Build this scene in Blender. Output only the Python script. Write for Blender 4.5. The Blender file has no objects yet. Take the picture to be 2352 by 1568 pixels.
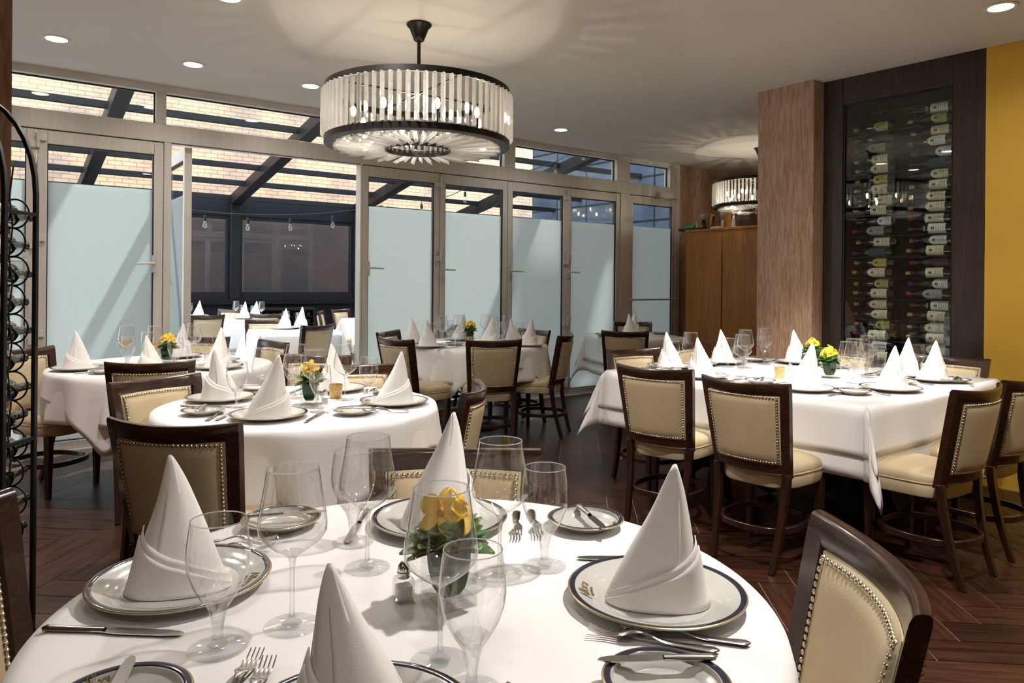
import bpy, bmesh, math, random
from mathutils import Vector, Matrix
R = random.Random(7)
PI = math.pi
SC = bpy.context.scene
COL = SC.collection
# ---------------------------------------------------------------- camera solve
F, HOR, TH, EYE = 1660.0, 650.0, 0.009, 1.32
def ray(x, y):
    x -= 1176; y -= HOR
    c, s = math.cos(TH), math.sin(TH)
    return c*x+s*y, -s*x+c*y
def at(x, y, z):
    u, v = ray(x, y); d = (EYE-z)/v
    return Vector((u*d, F*d, z))
BX, BY, WA = 0.613, 8.528, math.radians(36.06)
WD = Vector((math.cos(WA), math.sin(WA), 0)); WN = Vector((-math.sin(WA), math.cos(WA), 0))
WM = Matrix.Translation((BX, BY, 0)) @ Matrix.Rotation(WA, 4, 'Z')      # window-wall frame: x along the wall, y outward
def W(t, n, z=0): return Vector((BX, BY, z))+WD*t+WN*n
# ---------------------------------------------------------------- mesh builder
class MB:
    def __init__(s): s.v = []; s.f = []; s.mi = []; s.cur = 0
    def add(s, vs, fs, M=None):
        o = len(s.v)
        s.v += [tuple(M @ Vector(p)) if M else tuple(p) for p in vs]
        s.f += [tuple(i+o for i in f) for f in fs]; s.mi += [s.cur]*len(fs)
        return s
    def box(s, x0, x1, y0, y1, z0, z1, M=None):
        vs = [(x, y, z) for x in (x0, x1) for y in (y0, y1) for z in (z0, z1)]
        return s.add(vs, [(0,1,3,2),(4,6,7,5),(0,4,5,1),(2,3,7,6),(0,2,6,4),(1,5,7,3)], M)
    def grid(s, fn, nu, nv, cu=False, cv=False, M=None, flip=False):
        vs = [fn(i/(nu if cu else nu-1), j/(nv if cv else nv-1)) for i in range(nu) for j in range(nv)]
        fs = []
        for i in range(nu if cu else nu-1):
            for j in range(nv if cv else nv-1):
                a = i*nv+j; b = ((i+1) % nu)*nv+j; c = ((i+1) % nu)*nv+(j+1) % nv; d = i*nv+(j+1) % nv
                fs.append((a, d, c, b) if flip else (a, b, c, d))
        return s.add(vs, fs, M)
    def lathe(s, prof, n=24, M=None):
        vs = []; fs = []; rows = []
        for r, z in prof:
            if r < 1e-6: rows.append([len(vs)]); vs.append((0, 0, z))
            else:
                rows.append(list(range(len(vs), len(vs)+n)))
                vs += [(r*math.cos(2*PI*k/n), r*math.sin(2*PI*k/n), z) for k in range(n)]
        for a, b in zip(rows, rows[1:]):
            for k in range(n):
                k2 = (k+1) % n
                if len(a) == 1 and len(b) == 1: continue
                if len(a) == 1: fs.append((a[0], b[k2], b[k]))
                elif len(b) == 1: fs.append((a[k], a[k2], b[0]))
                else: fs.append((a[k], a[k2], b[k2], b[k]))
        return s.add(vs, fs, M)
    def tube(s, pts, r, n=8, closed=False, cap=True, M=None, sq=None):
        pts = [Vector(p) for p in pts]; m = len(pts); vs = []; fs = []
        up = None
        for i, p in enumerate(pts):
            a = pts[(i-1) % m] if closed or i else pts[0]; b = pts[(i+1) % m] if closed or i < m-1 else pts[-1]
            t = (b-a).normalized()
            if up is None:
                up = Vector((0, 0, 1)) if abs(t.z) < .9 else Vector((0, 1, 0))
            sd = t.cross(up).normalized(); u2 = sd.cross(t).normalized()
            if abs(t.z) >= .9: up = u2
            rr = r[i] if isinstance(r, (list, tuple)) else r
            if sq:
                w, h = sq
                for cx, cy in ((-1,-1),(1,-1),(1,1),(-1,1)): vs.append(p+sd*cx*w/2*rr+u2*cy*h/2*rr)
            else:
                for k in range(n):
                    an = 2*PI*k/n; vs.append(p+sd*math.cos(an)*rr+u2*math.sin(an)*rr)
        nn = 4 if sq else n
        for i in range(m if closed else m-1):
            for k in range(nn):
                a = i*nn; b = ((i+1) % m)*nn; k2 = (k+1) % nn
                fs.append((a+k, a+k2, b+k2, b+k))
        if cap and not closed:
            fs.append(tuple(range(nn))[::-1]); fs.append(tuple((m-1)*nn+k for k in range(nn)))
        return s.add(vs, fs, M)
    def prism(s, poly, z0, z1, M=None):
        n = len(poly)
        vs = [(x, y, z0) for x, y in poly]+[(x, y, z1) for x, y in poly]
        fs = [tuple(range(n))[::-1], tuple(range(n, 2*n))]+[(k, (k+1) % n, n+(k+1) % n, n+k) for k in range(n)]
        return s.add(vs, fs, M)
    def ball(s, c, rx, ry=None, rz=None, nu=12, nv=8, M=None):
        ry = ry or rx; rz = rz or rx
        prof = [(math.sin(PI*j/nv), -math.cos(PI*j/nv)) for j in range(nv+1)]
        prof[0] = (0, -1); prof[-1] = (0, 1)
        T = Matrix.Translation(c) @ Matrix.Diagonal((rx, ry, rz, 1))
        return s.lathe(prof, nu, (M @ T) if M else T)
    def mesh(s, name, mat, ang=.6):
        me = bpy.data.meshes.new(name); me.from_pydata(s.v, [], s.f)
        for m in (mat if isinstance(mat, (list, tuple)) else [mat]): me.materials.append(m)
        if any(s.mi): me.polygons.foreach_set('material_index', s.mi)
        bm = bmesh.new(); bm.from_mesh(me); bmesh.ops.recalc_face_normals(bm, faces=bm.faces); bm.to_mesh(me); bm.free()
        me.polygons.foreach_set('use_smooth', [True]*len(me.polygons)); me.set_sharp_from_angle(angle=ang)
        me.update(); return me
    def build(s, name, mat, parent=None, ang=.6, bevel=0, solid=0, mw=None):
        return mk(name, s.mesh(name, mat, ang), parent, bevel, solid, mw)
def mk(name, me, parent=None, bevel=0, solid=0, mw=None):
    o = bpy.data.objects.new(name, me); COL.objects.link(o)
    if parent: o.parent = parent
    if mw is not None: o.matrix_world = mw
    if solid:
        m = o.modifiers.new('solid', 'SOLIDIFY'); m.thickness = solid; m.offset = 0
    if bevel:
        m = o.modifiers.new('bevel', 'BEVEL'); m.width = bevel; m.segments = 2; m.limit_method = 'ANGLE'; m.angle_limit = .7
    return o
def tag(o, label, cat, group=None, kind=None):
    o['label'] = label; o['category'] = cat
    if group: o['group'] = group
    if kind: o['kind'] = kind
    return o
def empty(name, label, cat, loc=(0,0,0), rz=0, group=None):
    o = bpy.data.objects.new(name, None); COL.objects.link(o); o.empty_display_size = .1
    o.location = loc; o.rotation_euler = (0, 0, rz); return tag(o, label, cat, group)
def struct(o): o['kind'] = 'structure'; return o
def kids(o): return CH.get(o.name) or [c for c in bpy.data.objects if c.parent == o]
CH = {}
def dup(o, parent=None):
    if o.name not in CH: CH[o.name] = [c for c in bpy.data.objects if c.parent == o]
    c = o.copy(); COL.objects.link(c); c.parent = parent
    CH[c.name] = [dup(k, c) for k in CH[o.name]]
    return c
class Proto:
    """first use moves the prototype itself, later uses copy it with its parts"""
    def __init__(s, make): s.make = make; s.o = None
    def __call__(s, loc, rz, label, cat, group):
        if s.o is None: s.o = s.make(); o = s.o
        else: o = dup(s.o)
        o.location = loc; o.rotation_euler = (0, 0, rz)
        return tag(o, label, cat, group)
# ---------------------------------------------------------------- materials
def new_mat(name):
    m = bpy.data.materials.new(name); m.use_nodes = True; nt = m.node_tree
    return m, nt, nt.nodes['Principled BSDF'], nt.nodes['Material Output']
def pm(name, col, rough=.5, metal=0, var=0, scale=(8,8,8), bump=0, bscale=None, spec=None, coat=0, sheen=0, coord='Object', detail=4):
    m, nt, b, out = new_mat(name); N = nt.nodes; L = nt.links
    b.inputs['Base Color'].default_value = (*col, 1); b.inputs['Roughness'].default_value = rough; b.inputs['Metallic'].default_value = metal
    if spec is not None: b.inputs['Specular IOR Level'].default_value = spec
    if coat: b.inputs['Coat Weight'].default_value = coat; b.inputs['Coat Roughness'].default_value = .08
    if sheen: b.inputs['Sheen Weight'].default_value = sheen
    if var or bump:
        tc = N.new('ShaderNodeTexCoord'); mp = N.new('ShaderNodeMapping'); mp.inputs['Scale'].default_value = scale
        L.new(tc.outputs[coord], mp.inputs[0])
        nz = N.new('ShaderNodeTexNoise'); nz.inputs['Scale'].default_value = 1; nz.inputs['Detail'].default_value = detail; L.new(mp.outputs[0], nz.inputs[0])
        if var:
            rp = N.new('ShaderNodeValToRGB'); rp.color_ramp.elements[0].position = .3; rp.color_ramp.elements[1].position = .7
            rp.color_ramp.elements[0].color = (*[c*(1-var) for c in col], 1); rp.color_ramp.elements[1].color = (*[min(1, c*(1+var)) for c in col], 1)
            L.new(nz.outputs[0], rp.inputs[0]); L.new(rp.outputs[0], b.inputs['Base Color'])
        if bump:
            n2 = nz
            if bscale:
                mp2 = N.new('ShaderNodeMapping'); mp2.inputs['Scale'].default_value = bscale; L.new(tc.outputs[coord], mp2.inputs[0])
                n2 = N.new('ShaderNodeTexNoise'); n2.inputs['Scale'].default_value = 1; n2.inputs['Detail'].default_value = 3; L.new(mp2.outputs[0], n2.inputs[0])
            bp = N.new('ShaderNodeBump'); bp.inputs['Strength'].default_value = bump; bp.inputs['Distance'].default_value = .004
            L.new(n2.outputs[0], bp.inputs['Height']); L.new(bp.outputs[0], b.inputs['Normal'])
    return m
def emis(name, col, st):
    m, nt, b, out = new_mat(name); nt.nodes.remove(b)
    e = nt.nodes.new('ShaderNodeEmission'); e.inputs[0].default_value = (*col, 1); e.inputs[1].default_value = st
    nt.links.new(e.outputs[0], out.inputs[0]); return m
def thin_glass(name, tint=(1,1,1), rough=0.0, ior=1.45, refl=(1,1,1), mul=1.0, edge=None):
    m, nt, b, out = new_mat(name); nt.nodes.remove(b); N = nt.nodes; L = nt.links
    t = N.new('ShaderNodeBsdfTransparent'); t.inputs[0].default_value = (*tint, 1)
    g = N.new('ShaderNodeBsdfGlossy'); g.inputs['Roughness'].default_value = rough; g.inputs[0].default_value = (*refl, 1)
    fr = N.new('ShaderNodeFresnel'); fr.inputs[0].default_value = ior
    ge = N.new('ShaderNodeNewGeometry'); mx = N.new('ShaderNodeMixShader')
    ad = N.new('ShaderNodeMath'); ad.operation = 'ADD'; ad.inputs[1].default_value = 1; L.new(fr.outputs[0], ad.inputs[0])
    dv_ = N.new('ShaderNodeMath'); dv_.operation = 'DIVIDE'; L.new(fr.outputs[0], dv_.inputs[0]); L.new(ad.outputs[0], dv_.inputs[1])
    mu = N.new('ShaderNodeMath'); mu.operation = 'MULTIPLY'; mu.inputs[1].default_value = mul; mu.use_clamp = True; L.new(dv_.outputs[0], mu.inputs[0])
    # fresnel seen from either side of the sheet
    sel = N.new('ShaderNodeMix'); sel.data_type = 'FLOAT'; L.new(ge.outputs['Backfacing'], sel.inputs[0]); sel.inputs[2].default_value = ior; sel.inputs[3].default_value = 1/ior
    L.new(sel.outputs[0], fr.inputs[0])
    L.new(mu.outputs[0], mx.inputs[0]); L.new(t.outputs[0], mx.inputs[1]); L.new(g.outputs[0], mx.inputs[2]); L.new(mx.outputs[0], out.inputs[0])
    if edge:      # a longer way through the wall at its silhouette absorbs more
        lw = N.new('ShaderNodeLayerWeight'); lw.inputs[0].default_value = .5; pw = N.new('ShaderNodeMath'); pw.operation = 'POWER'; pw.inputs[1].default_value = 5.5; L.new(lw.outputs['Facing'], pw.inputs[0])
        cm = N.new('ShaderNodeMix'); cm.data_type = 'RGBA'; cm.inputs[6].default_value = (*tint,1); cm.inputs[7].default_value = (*edge,1); L.new(pw.outputs[0], cm.inputs[0]); L.new(cm.outputs[2], t.inputs[0])
    return m
def solid_glass(name, col=(1,1,1), ior=1.5, clear=.4, rough=0, milk=0):
    m, nt, b, out = new_mat(name); nt.nodes.remove(b); N = nt.nodes; L = nt.links
    g = N.new('ShaderNodeBsdfGlass'); g.inputs[0].default_value = (*col, 1); g.inputs['IOR'].default_value = ior; g.inputs['Roughness'].default_value = rough
    t = N.new('ShaderNodeBsdfTransparent'); t.inputs[0].default_value = (*col, 1); mx = N.new('ShaderNodeMixShader'); mx.inputs[0].default_value = clear
    L.new(g.outputs[0], mx.inputs[1]); L.new(t.outputs[0], mx.inputs[2]); res = mx.outputs[0]
    if milk:
        tl = N.new('ShaderNodeBsdfTranslucent'); tl.inputs[0].default_value = (1,1,1,1); m2 = N.new('ShaderNodeMixShader'); m2.inputs[0].default_value = milk
        L.new(res, m2.inputs[1]); L.new(tl.outputs[0], m2.inputs[2]); res = m2.outputs[0]
    L.new(res, out.inputs[0]); return m
def frosted(name, col):
    m, nt, b, out = new_mat(name); nt.nodes.remove(b); N = nt.nodes; L = nt.links
    tr = N.new('ShaderNodeBsdfTranslucent'); tr.inputs[0].default_value = (*col, 1)
    df = N.new('ShaderNodeBsdfDiffuse'); df.inputs[0].default_value = (*[c*.8 for c in col], 1)
    g = N.new('ShaderNodeBsdfGlossy'); g.inputs['Roughness'].default_value = .12; fr = N.new('ShaderNodeFresnel'); fr.inputs[0].default_value = 1.45
    a = N.new('ShaderNodeMixShader'); a.inputs[0].default_value = .13; L.new(tr.outputs[0], a.inputs[1]); L.new(df.outputs[0], a.inputs[2])
    c = N.new('ShaderNodeMixShader'); L.new(fr.outputs[0], c.inputs[0]); L.new(a.outputs[0], c.inputs[1]); L.new(g.outputs[0], c.inputs[2]); L.new(c.outputs[0], out.inputs[0])
    return m
def grain(name, c1, c2, scale, rough=.35, coat=0, coord='Object', dist=2.0, bump=.05):
    """wood grain: stretched noise between two tones"""
    m, nt, b, out = new_mat(name); N = nt.nodes; L = nt.links
    tc = N.new('ShaderNodeTexCoord'); mp = N.new('ShaderNodeMapping'); mp.inputs['Scale'].default_value = scale; L.new(tc.outputs[coord], mp.inputs[0])
    nz = N.new('ShaderNodeTexNoise'); nz.inputs['Scale'].default_value = 1; nz.inputs['Detail'].default_value = 6; nz.inputs['Distortion'].default_value = dist; nz.inputs['Roughness'].default_value = .65; L.new(mp.outputs[0], nz.inputs[0])
    rp = N.new('ShaderNodeValToRGB'); rp.color_ramp.elements[0].position = .35; rp.color_ramp.elements[1].position = .68
    rp.color_ramp.elements[0].color = (*c1, 1); rp.color_ramp.elements[1].color = (*c2, 1)
    L.new(nz.outputs[0], rp.inputs[0]); L.new(rp.outputs[0], b.inputs['Base Color']); b.inputs['Roughness'].default_value = rough
    if coat: b.inputs['Coat Weight'].default_value = coat; b.inputs['Coat Roughness'].default_value = .12
    bp = N.new('ShaderNodeBump'); bp.inputs['Strength'].default_value = bump; bp.inputs['Distance'].default_value = .003; L.new(nz.outputs[0], bp.inputs['Height']); L.new(bp.outputs[0], b.inputs['Normal'])
    return m
M = {}
M['cloth'] = pm('white_linen', (.80,.775,.765), .85, var=.03, scale=(3,3,3), bump=.06, bscale=(900,900,900), sheen=.1)
M['napkin'] = pm('napkin_linen', (.84,.81,.78), .85, var=.02, scale=(20,20,20), bump=.08, bscale=(700,700,700), sheen=.1)
M['napkin_cream'] = pm('cream_napkin_linen', (.84,.79,.69), .85, var=.02, scale=(20,20,20), bump=.08, bscale=(700,700,700), sheen=.1)
M['leather'] = pm('cream_leather', (.56,.445,.275), .42, var=.06, scale=(7,7,7), bump=.1, bscale=(260,260,260))
M['wood'] = grain('dark_mahogany', (.015,.006,.004), (.042,.014,.007), (38,38,5), .28, coat=.25)
M['wood2'] = grain('red_mahogany', (.018,.007,.004), (.055,.018,.008), (5,38,38), .25, coat=.3)
M['brass'] = pm('aged_brass', (.62,.53,.38), .25, 1)
M['china'] = pm('china', (.52,.51,.475), .16, coat=.4)
M['navy'] = pm('navy_glaze', (.012,.014,.035), .08, coat=.8)
M['gold'] = pm('gold_line', (.30,.215,.10), .35, .6)
M['steel'] = pm('polished_steel', (.62,.60,.57), .17, 1)
M['bowl'] = thin_glass('clear_bowl_glass', (.992,.993,.993), 0, 1.5, mul=2.1, edge=(.07,.07,.08))
M['cubeglass'] = thin_glass('vase_glass', (.975,.985,.98), 0, 1.45, mul=.7, edge=(.35,.4,.38))
M['rim'] = solid_glass('fire_polished_rim', (1,1,1), 1.5, .35, milk=.25)
M['footglass'] = thin_glass('glass_foot', (.97,.975,.975), 0, 1.5, mul=1.1)
M['stemglass'] = solid_glass('stem_glass', (.985,.99,.99), 1.48, .72)
M['crystal'] = solid_glass('cut_crystal', (1,1,.99), 1.55, .42, milk=.22)
M['pane'] = thin_glass('window_glass', (.93,.965,.965), 0, 1.45)
M['alu_'] = None
M['roofpane'] = thin_glass('roof_glass', (.97,.98,.98), 0, 1.25, mul=.4)
M['frost'] = frosted('frosted_film', (.88,.955,.94))
M['alu'] = pm('champagne_aluminium', (.62,.595,.55), .42, .25, var=.05, scale=(40,40,2))
M['alu_dark'] = pm('rubber_gasket', (.015,.015,.015), .6)
M['black'] = pm('black_steel', (.010,.010,.011), .42, .3, bump=.03, bscale=(80,80,80))
M['bronze'] = pm('dark_bronze', (.016,.013,.012), .38, .6)
M['ceiling'] = pm('ceiling_paint', (.68,.635,.575), .9, var=.02, scale=(.8,.8,.8), bump=.04, bscale=(120,120,120))
M['white'] = pm('white_trim', (.72,.70,.66), .6, var=.02)
M['char'] = pm('charcoal_frame', (.0075,.008,.010), .5, 0, var=.1, scale=(5,5,5), spec=.25)
M['matblack'] = pm('matt_black_panel', (.005,.005,.006), .55, spec=.2)
M['ochre'] = pm('ochre_paint', (.72,.43,.050), .75, var=.05, scale=(2,2,2), bump=.05, bscale=(160,160,160))
M['cabwood'] = grain('wenge', (.016,.0085,.006), (.048,.026,.018), (30,30,1.6), .45)
M['oak'] = grain('amber_oak', (.27,.095,.008), (.46,.185,.024), (22,22,1.3), .42, coat=.05)
M['green'] = pm('leaf_green', (.05,.15,.025), .4, var=.5, scale=(40,40,40))
M['leafedge'] = pm('variegated_leaf', (.16,.24,.07), .4, var=.75, scale=(70,70,70))
M['darkleaf'] = pm('aspidistra', (.006,.034,.010), .6, var=.4, scale=(30,30,10), spec=.15)
M['petal'] = pm('orchid_yellow', (.90,.56,.02), .5, var=.18, scale=(35,35,35))
M['petal2'] = pm('orchid_orange', (.62,.23,.015), .5, var=.25, scale=(35,35,35))
M['salt'] = pm('salt', (.75,.74,.70), .9)
M['votive'] = pm('amber_mercury_glass', (.52,.33,.12), .35, .25, var=.5, scale=(160,160,160))
M['wax'] = pm('wax', (.7,.6,.42), .6)
M['bottle'] = pm('bottle_glass', (.006,.009,.006), .05, spec=.7)
M['lab_cream'] = pm('cream_label', (.74,.67,.48), .7, var=.22, scale=(120,120,120))
M['lab_white'] = pm('white_label', (.80,.79,.74), .7, var=.10, scale=(160,160,160))
M['lab_green'] = pm('lime_label', (.42,.43,.12), .7, var=.3, scale=(110,110,110))
M['lab_yellow'] = pm('yellow_label', (.58,.49,.12), .7, var=.25, scale=(110,110,110))
M['lab_grey'] = pm('grey_label', (.33,.33,.31), .7, var=.5, scale=(110,110,110))
M['lab_dark'] = pm('dark_label', (.035,.02,.018), .6, var=.5, scale=(110,110,110))
M['lab_teal'] = pm('teal_label', (.03,.07,.08), .6, var=.4, scale=(90,90,90))
M['ink'] = pm('label_ink', (.03,.025,.03), .7)
M['cap_gold'] = pm('gold_capsule', (.42,.26,.07), .35, .6)
M['cap_red'] = pm('red_capsule', (.28,.02,.018), .4, .2)
M['cap_blue'] = pm('blue_capsule', (.02,.03,.11), .4, .2)
M['cap_black'] = pm('black_capsule', (.012,.010,.010), .35)
M['plastic_green'] = pm('green_plastic', (.06,.42,.10), .45)
M['plastic_white'] = pm('white_plastic', (.72,.72,.68), .45)
M['amber'] = thin_glass('amber_reflection', (.97,.74,.40), 0, 1.33)  # tint stands in for warm brick reflected in the bowls
M['water'] = thin_glass('clear_plastic', (.92,.95,.96), .05, 1.4)
M['disc'] = emis('downlight_lens', (1, .88, .70), 14)
M['glow'] = emis('warm_bulb', (1, .76, .46), 30)
M['bulb'] = thin_glass('unlit_bulb_glass', (.93,.93,.9), 0, 1.5, mul=2)
# streaky vinyl wallcovering, brick and facade
def vinyl():
    m, nt, b, out = new_mat('bark_wallcovering'); N = nt.nodes; L = nt.links
    tc = N.new('ShaderNodeTexCoord'); mp = N.new('ShaderNodeMapping'); mp.inputs['Scale'].default_value = (55,55,5); L.new(tc.outputs['Object'], mp.inputs[0])
    nz = N.new('ShaderNodeTexNoise'); nz.inputs['Scale'].default_value = 1; nz.inputs['Detail'].default_value = 5; nz.inputs['Distortion'].default_value = 1.2; L.new(mp.outputs[0], nz.inputs[0])
    mp2 = N.new('ShaderNodeMapping'); mp2.inputs['Scale'].default_value = (7,7,.5); L.new(tc.outputs['Object'], mp2.inputs[0])
    n2 = N.new('ShaderNodeTexNoise'); n2.inputs['Scale'].default_value = 1; L.new(mp2.outputs[0], n2.inputs[0])
    rp = N.new('ShaderNodeValToRGB'); e = rp.color_ramp.elements; e[0].position = .36; e[0].color = (.38,.21,.118,1); e[1].position = .6; e[1].color = (.54,.385,.28,1)
    L.new(nz.outputs[0], rp.inputs[0])
    r2 = N.new('ShaderNodeValToRGB'); r2.color_ramp.elements[0].color = (.72,.70,.70,1); r2.color_ramp.elements[1].color = (1.1,1.02,.95,1); L.new(n2.outputs[0], r2.inputs[0])
    mx = N.new('ShaderNodeMix'); mx.data_type = 'RGBA'; mx.blend_type = 'MULTIPLY'; mx.inputs[0].default_value = 1; L.new(rp.outputs[0], mx.inputs[6]); L.new(r2.outputs[0], mx.inputs[7]); L.new(mx.outputs[2], b.inputs['Base Color'])
    b.inputs['Roughness'].default_value = .6
    bp = N.new('ShaderNodeBump'); bp.inputs['Strength'].default_value = .35; bp.inputs['Distance'].default_value = .003; L.new(nz.outputs[0], bp.inputs['Height']); L.new(bp.outputs[0], b.inputs['Normal'])
    return m
M['vinyl'] = vinyl()
def brickmat(name, c1, c2, mortar, bw, bh, ms=.012, stain=True, swap=True, offset=.5):
    m, nt, b, out = new_mat(name); N = nt.nodes; L = nt.links
    tc = N.new('ShaderNodeTexCoord'); sx = N.new('ShaderNodeSeparateXYZ'); cb = N.new('ShaderNodeCombineXYZ'); L.new(tc.outputs['Object'], sx.inputs[0])
    L.new(sx.outputs[0 if swap else 1], cb.inputs[0]); L.new(sx.outputs[2], cb.inputs[1])
    br = N.new('ShaderNodeTexBrick'); br.inputs['Color1'].default_value = (*c1,1); br.inputs['Color2'].default_value = (*c2,1); br.inputs['Mortar'].default_value = (*mortar,1)
    br.inputs['Scale'].default_value = 1; br.inputs['Mortar Size'].default_value = ms; br.inputs['Brick Width'].default_value = bw; br.inputs['Row Height'].default_value = bh; br.offset = offset
    L.new(cb.outputs[0], br.inputs[0]); c = br.outputs[0]
    if stain:
        nz = N.new('ShaderNodeTexNoise'); nz.inputs['Scale'].default_value = 1.1; nz.inputs['Detail'].default_value = 5; L.new(tc.outputs['Object'], nz.inputs[0])
        rp = N.new('ShaderNodeValToRGB'); rp.color_ramp.elements[0].position = .38; rp.color_ramp.elements[0].color = (.62,.68,.78,1); rp.color_ramp.elements[1].position = .55; rp.color_ramp.elements[1].color = (1.05,1,.94,1); L.new(nz.outputs[0], rp.inputs[0])
        mx = N.new('ShaderNodeMix'); mx.data_type = 'RGBA'; mx.blend_type = 'MULTIPLY'; mx.inputs[0].default_value = 1; L.new(c, mx.inputs[6]); L.new(rp.outputs[0], mx.inputs[7]); c = mx.outputs[2]
    L.new(c, b.inputs['Base Color']); b.inputs['Roughness'].default_value = .85
    return m
M['brick'] = brickmat('painted_brick', (.82,.47,.27), (.72,.40,.235), (.36,.24,.18), .27, .09, .009)
M['facade'] = brickmat('blue_panel_facade', (.085,.105,.145), (.065,.085,.12), (.008,.009,.012), .95, .42, .022, stain=True, swap=False, offset=0)
def floor_mat():
    m, nt, b, out = new_mat('dark_plank_tile'); N = nt.nodes; L = nt.links
    g = N.new('ShaderNodeNewGeometry'); tc = N.new('ShaderNodeTexCoord')
    at_ = N.new('ShaderNodeAttribute'); at_.attribute_name = 'along'
    mp = N.new('ShaderNodeMapping'); mp.inputs['Scale'].default_value = (3,34,1); L.new(at_.outputs['Vector'], mp.inputs[0])
    nz = N.new('ShaderNodeTexNoise'); nz.inputs['Scale'].default_value = 1; nz.inputs['Detail'].default_value = 6; nz.inputs['Distortion'].default_value = .8; L.new(mp.outputs[0], nz.inputs[0])
    rp = N.new('ShaderNodeValToRGB'); e = rp.color_ramp.elements; e[0].position = .3; e[0].color = (.019,.007,.004,1); e[1].position = .72; e[1].color = (.064,.022,.011,1); L.new(nz.outputs[0], rp.inputs[0])
    r2 = N.new('ShaderNodeMapRange'); r2.inputs[3].default_value = .65; r2.inputs[4].default_value = 1.3; L.new(g.outputs['Random Per Island'], r2.inputs[0])
    mx = N.new('ShaderNodeVectorMath'); mx.operation = 'SCALE'; L.new(rp.outputs[0], mx.inputs[0]); L.new(r2.outputs[0], mx.inputs['Scale']); L.new(mx.outputs[0], b.inputs['Base Color'])
    r3 = N.new('ShaderNodeMapRange'); r3.inputs[3].default_value = .26; r3.inputs[4].default_value = .46; b.inputs['Specular IOR Level'].default_value = .32; L.new(nz.outputs[0], r3.inputs[0]); L.new(r3.outputs[0], b.inputs['Roughness'])
    bp = N.new('ShaderNodeBump'); bp.inputs['Strength'].default_value = .12; bp.inputs['Distance'].default_value = .003; L.new(nz.outputs[0], bp.inputs['Height']); L.new(bp.outputs[0], b.inputs['Normal'])
    return m
M['floor'] = floor_mat()
M['grout'] = pm('grout', (.24,.17,.14), .8)
M['lowwall'] = brickmat('dark_red_brick', (.045,.020,.017), (.032,.015,.013), (.03,.022,.02), .30, .09, .010)  # darker red-brown than the painted brick above
M['paver'] = pm('terrace_paving', (.22,.21,.20), .7, var=.2, scale=(3,3,3))
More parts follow.
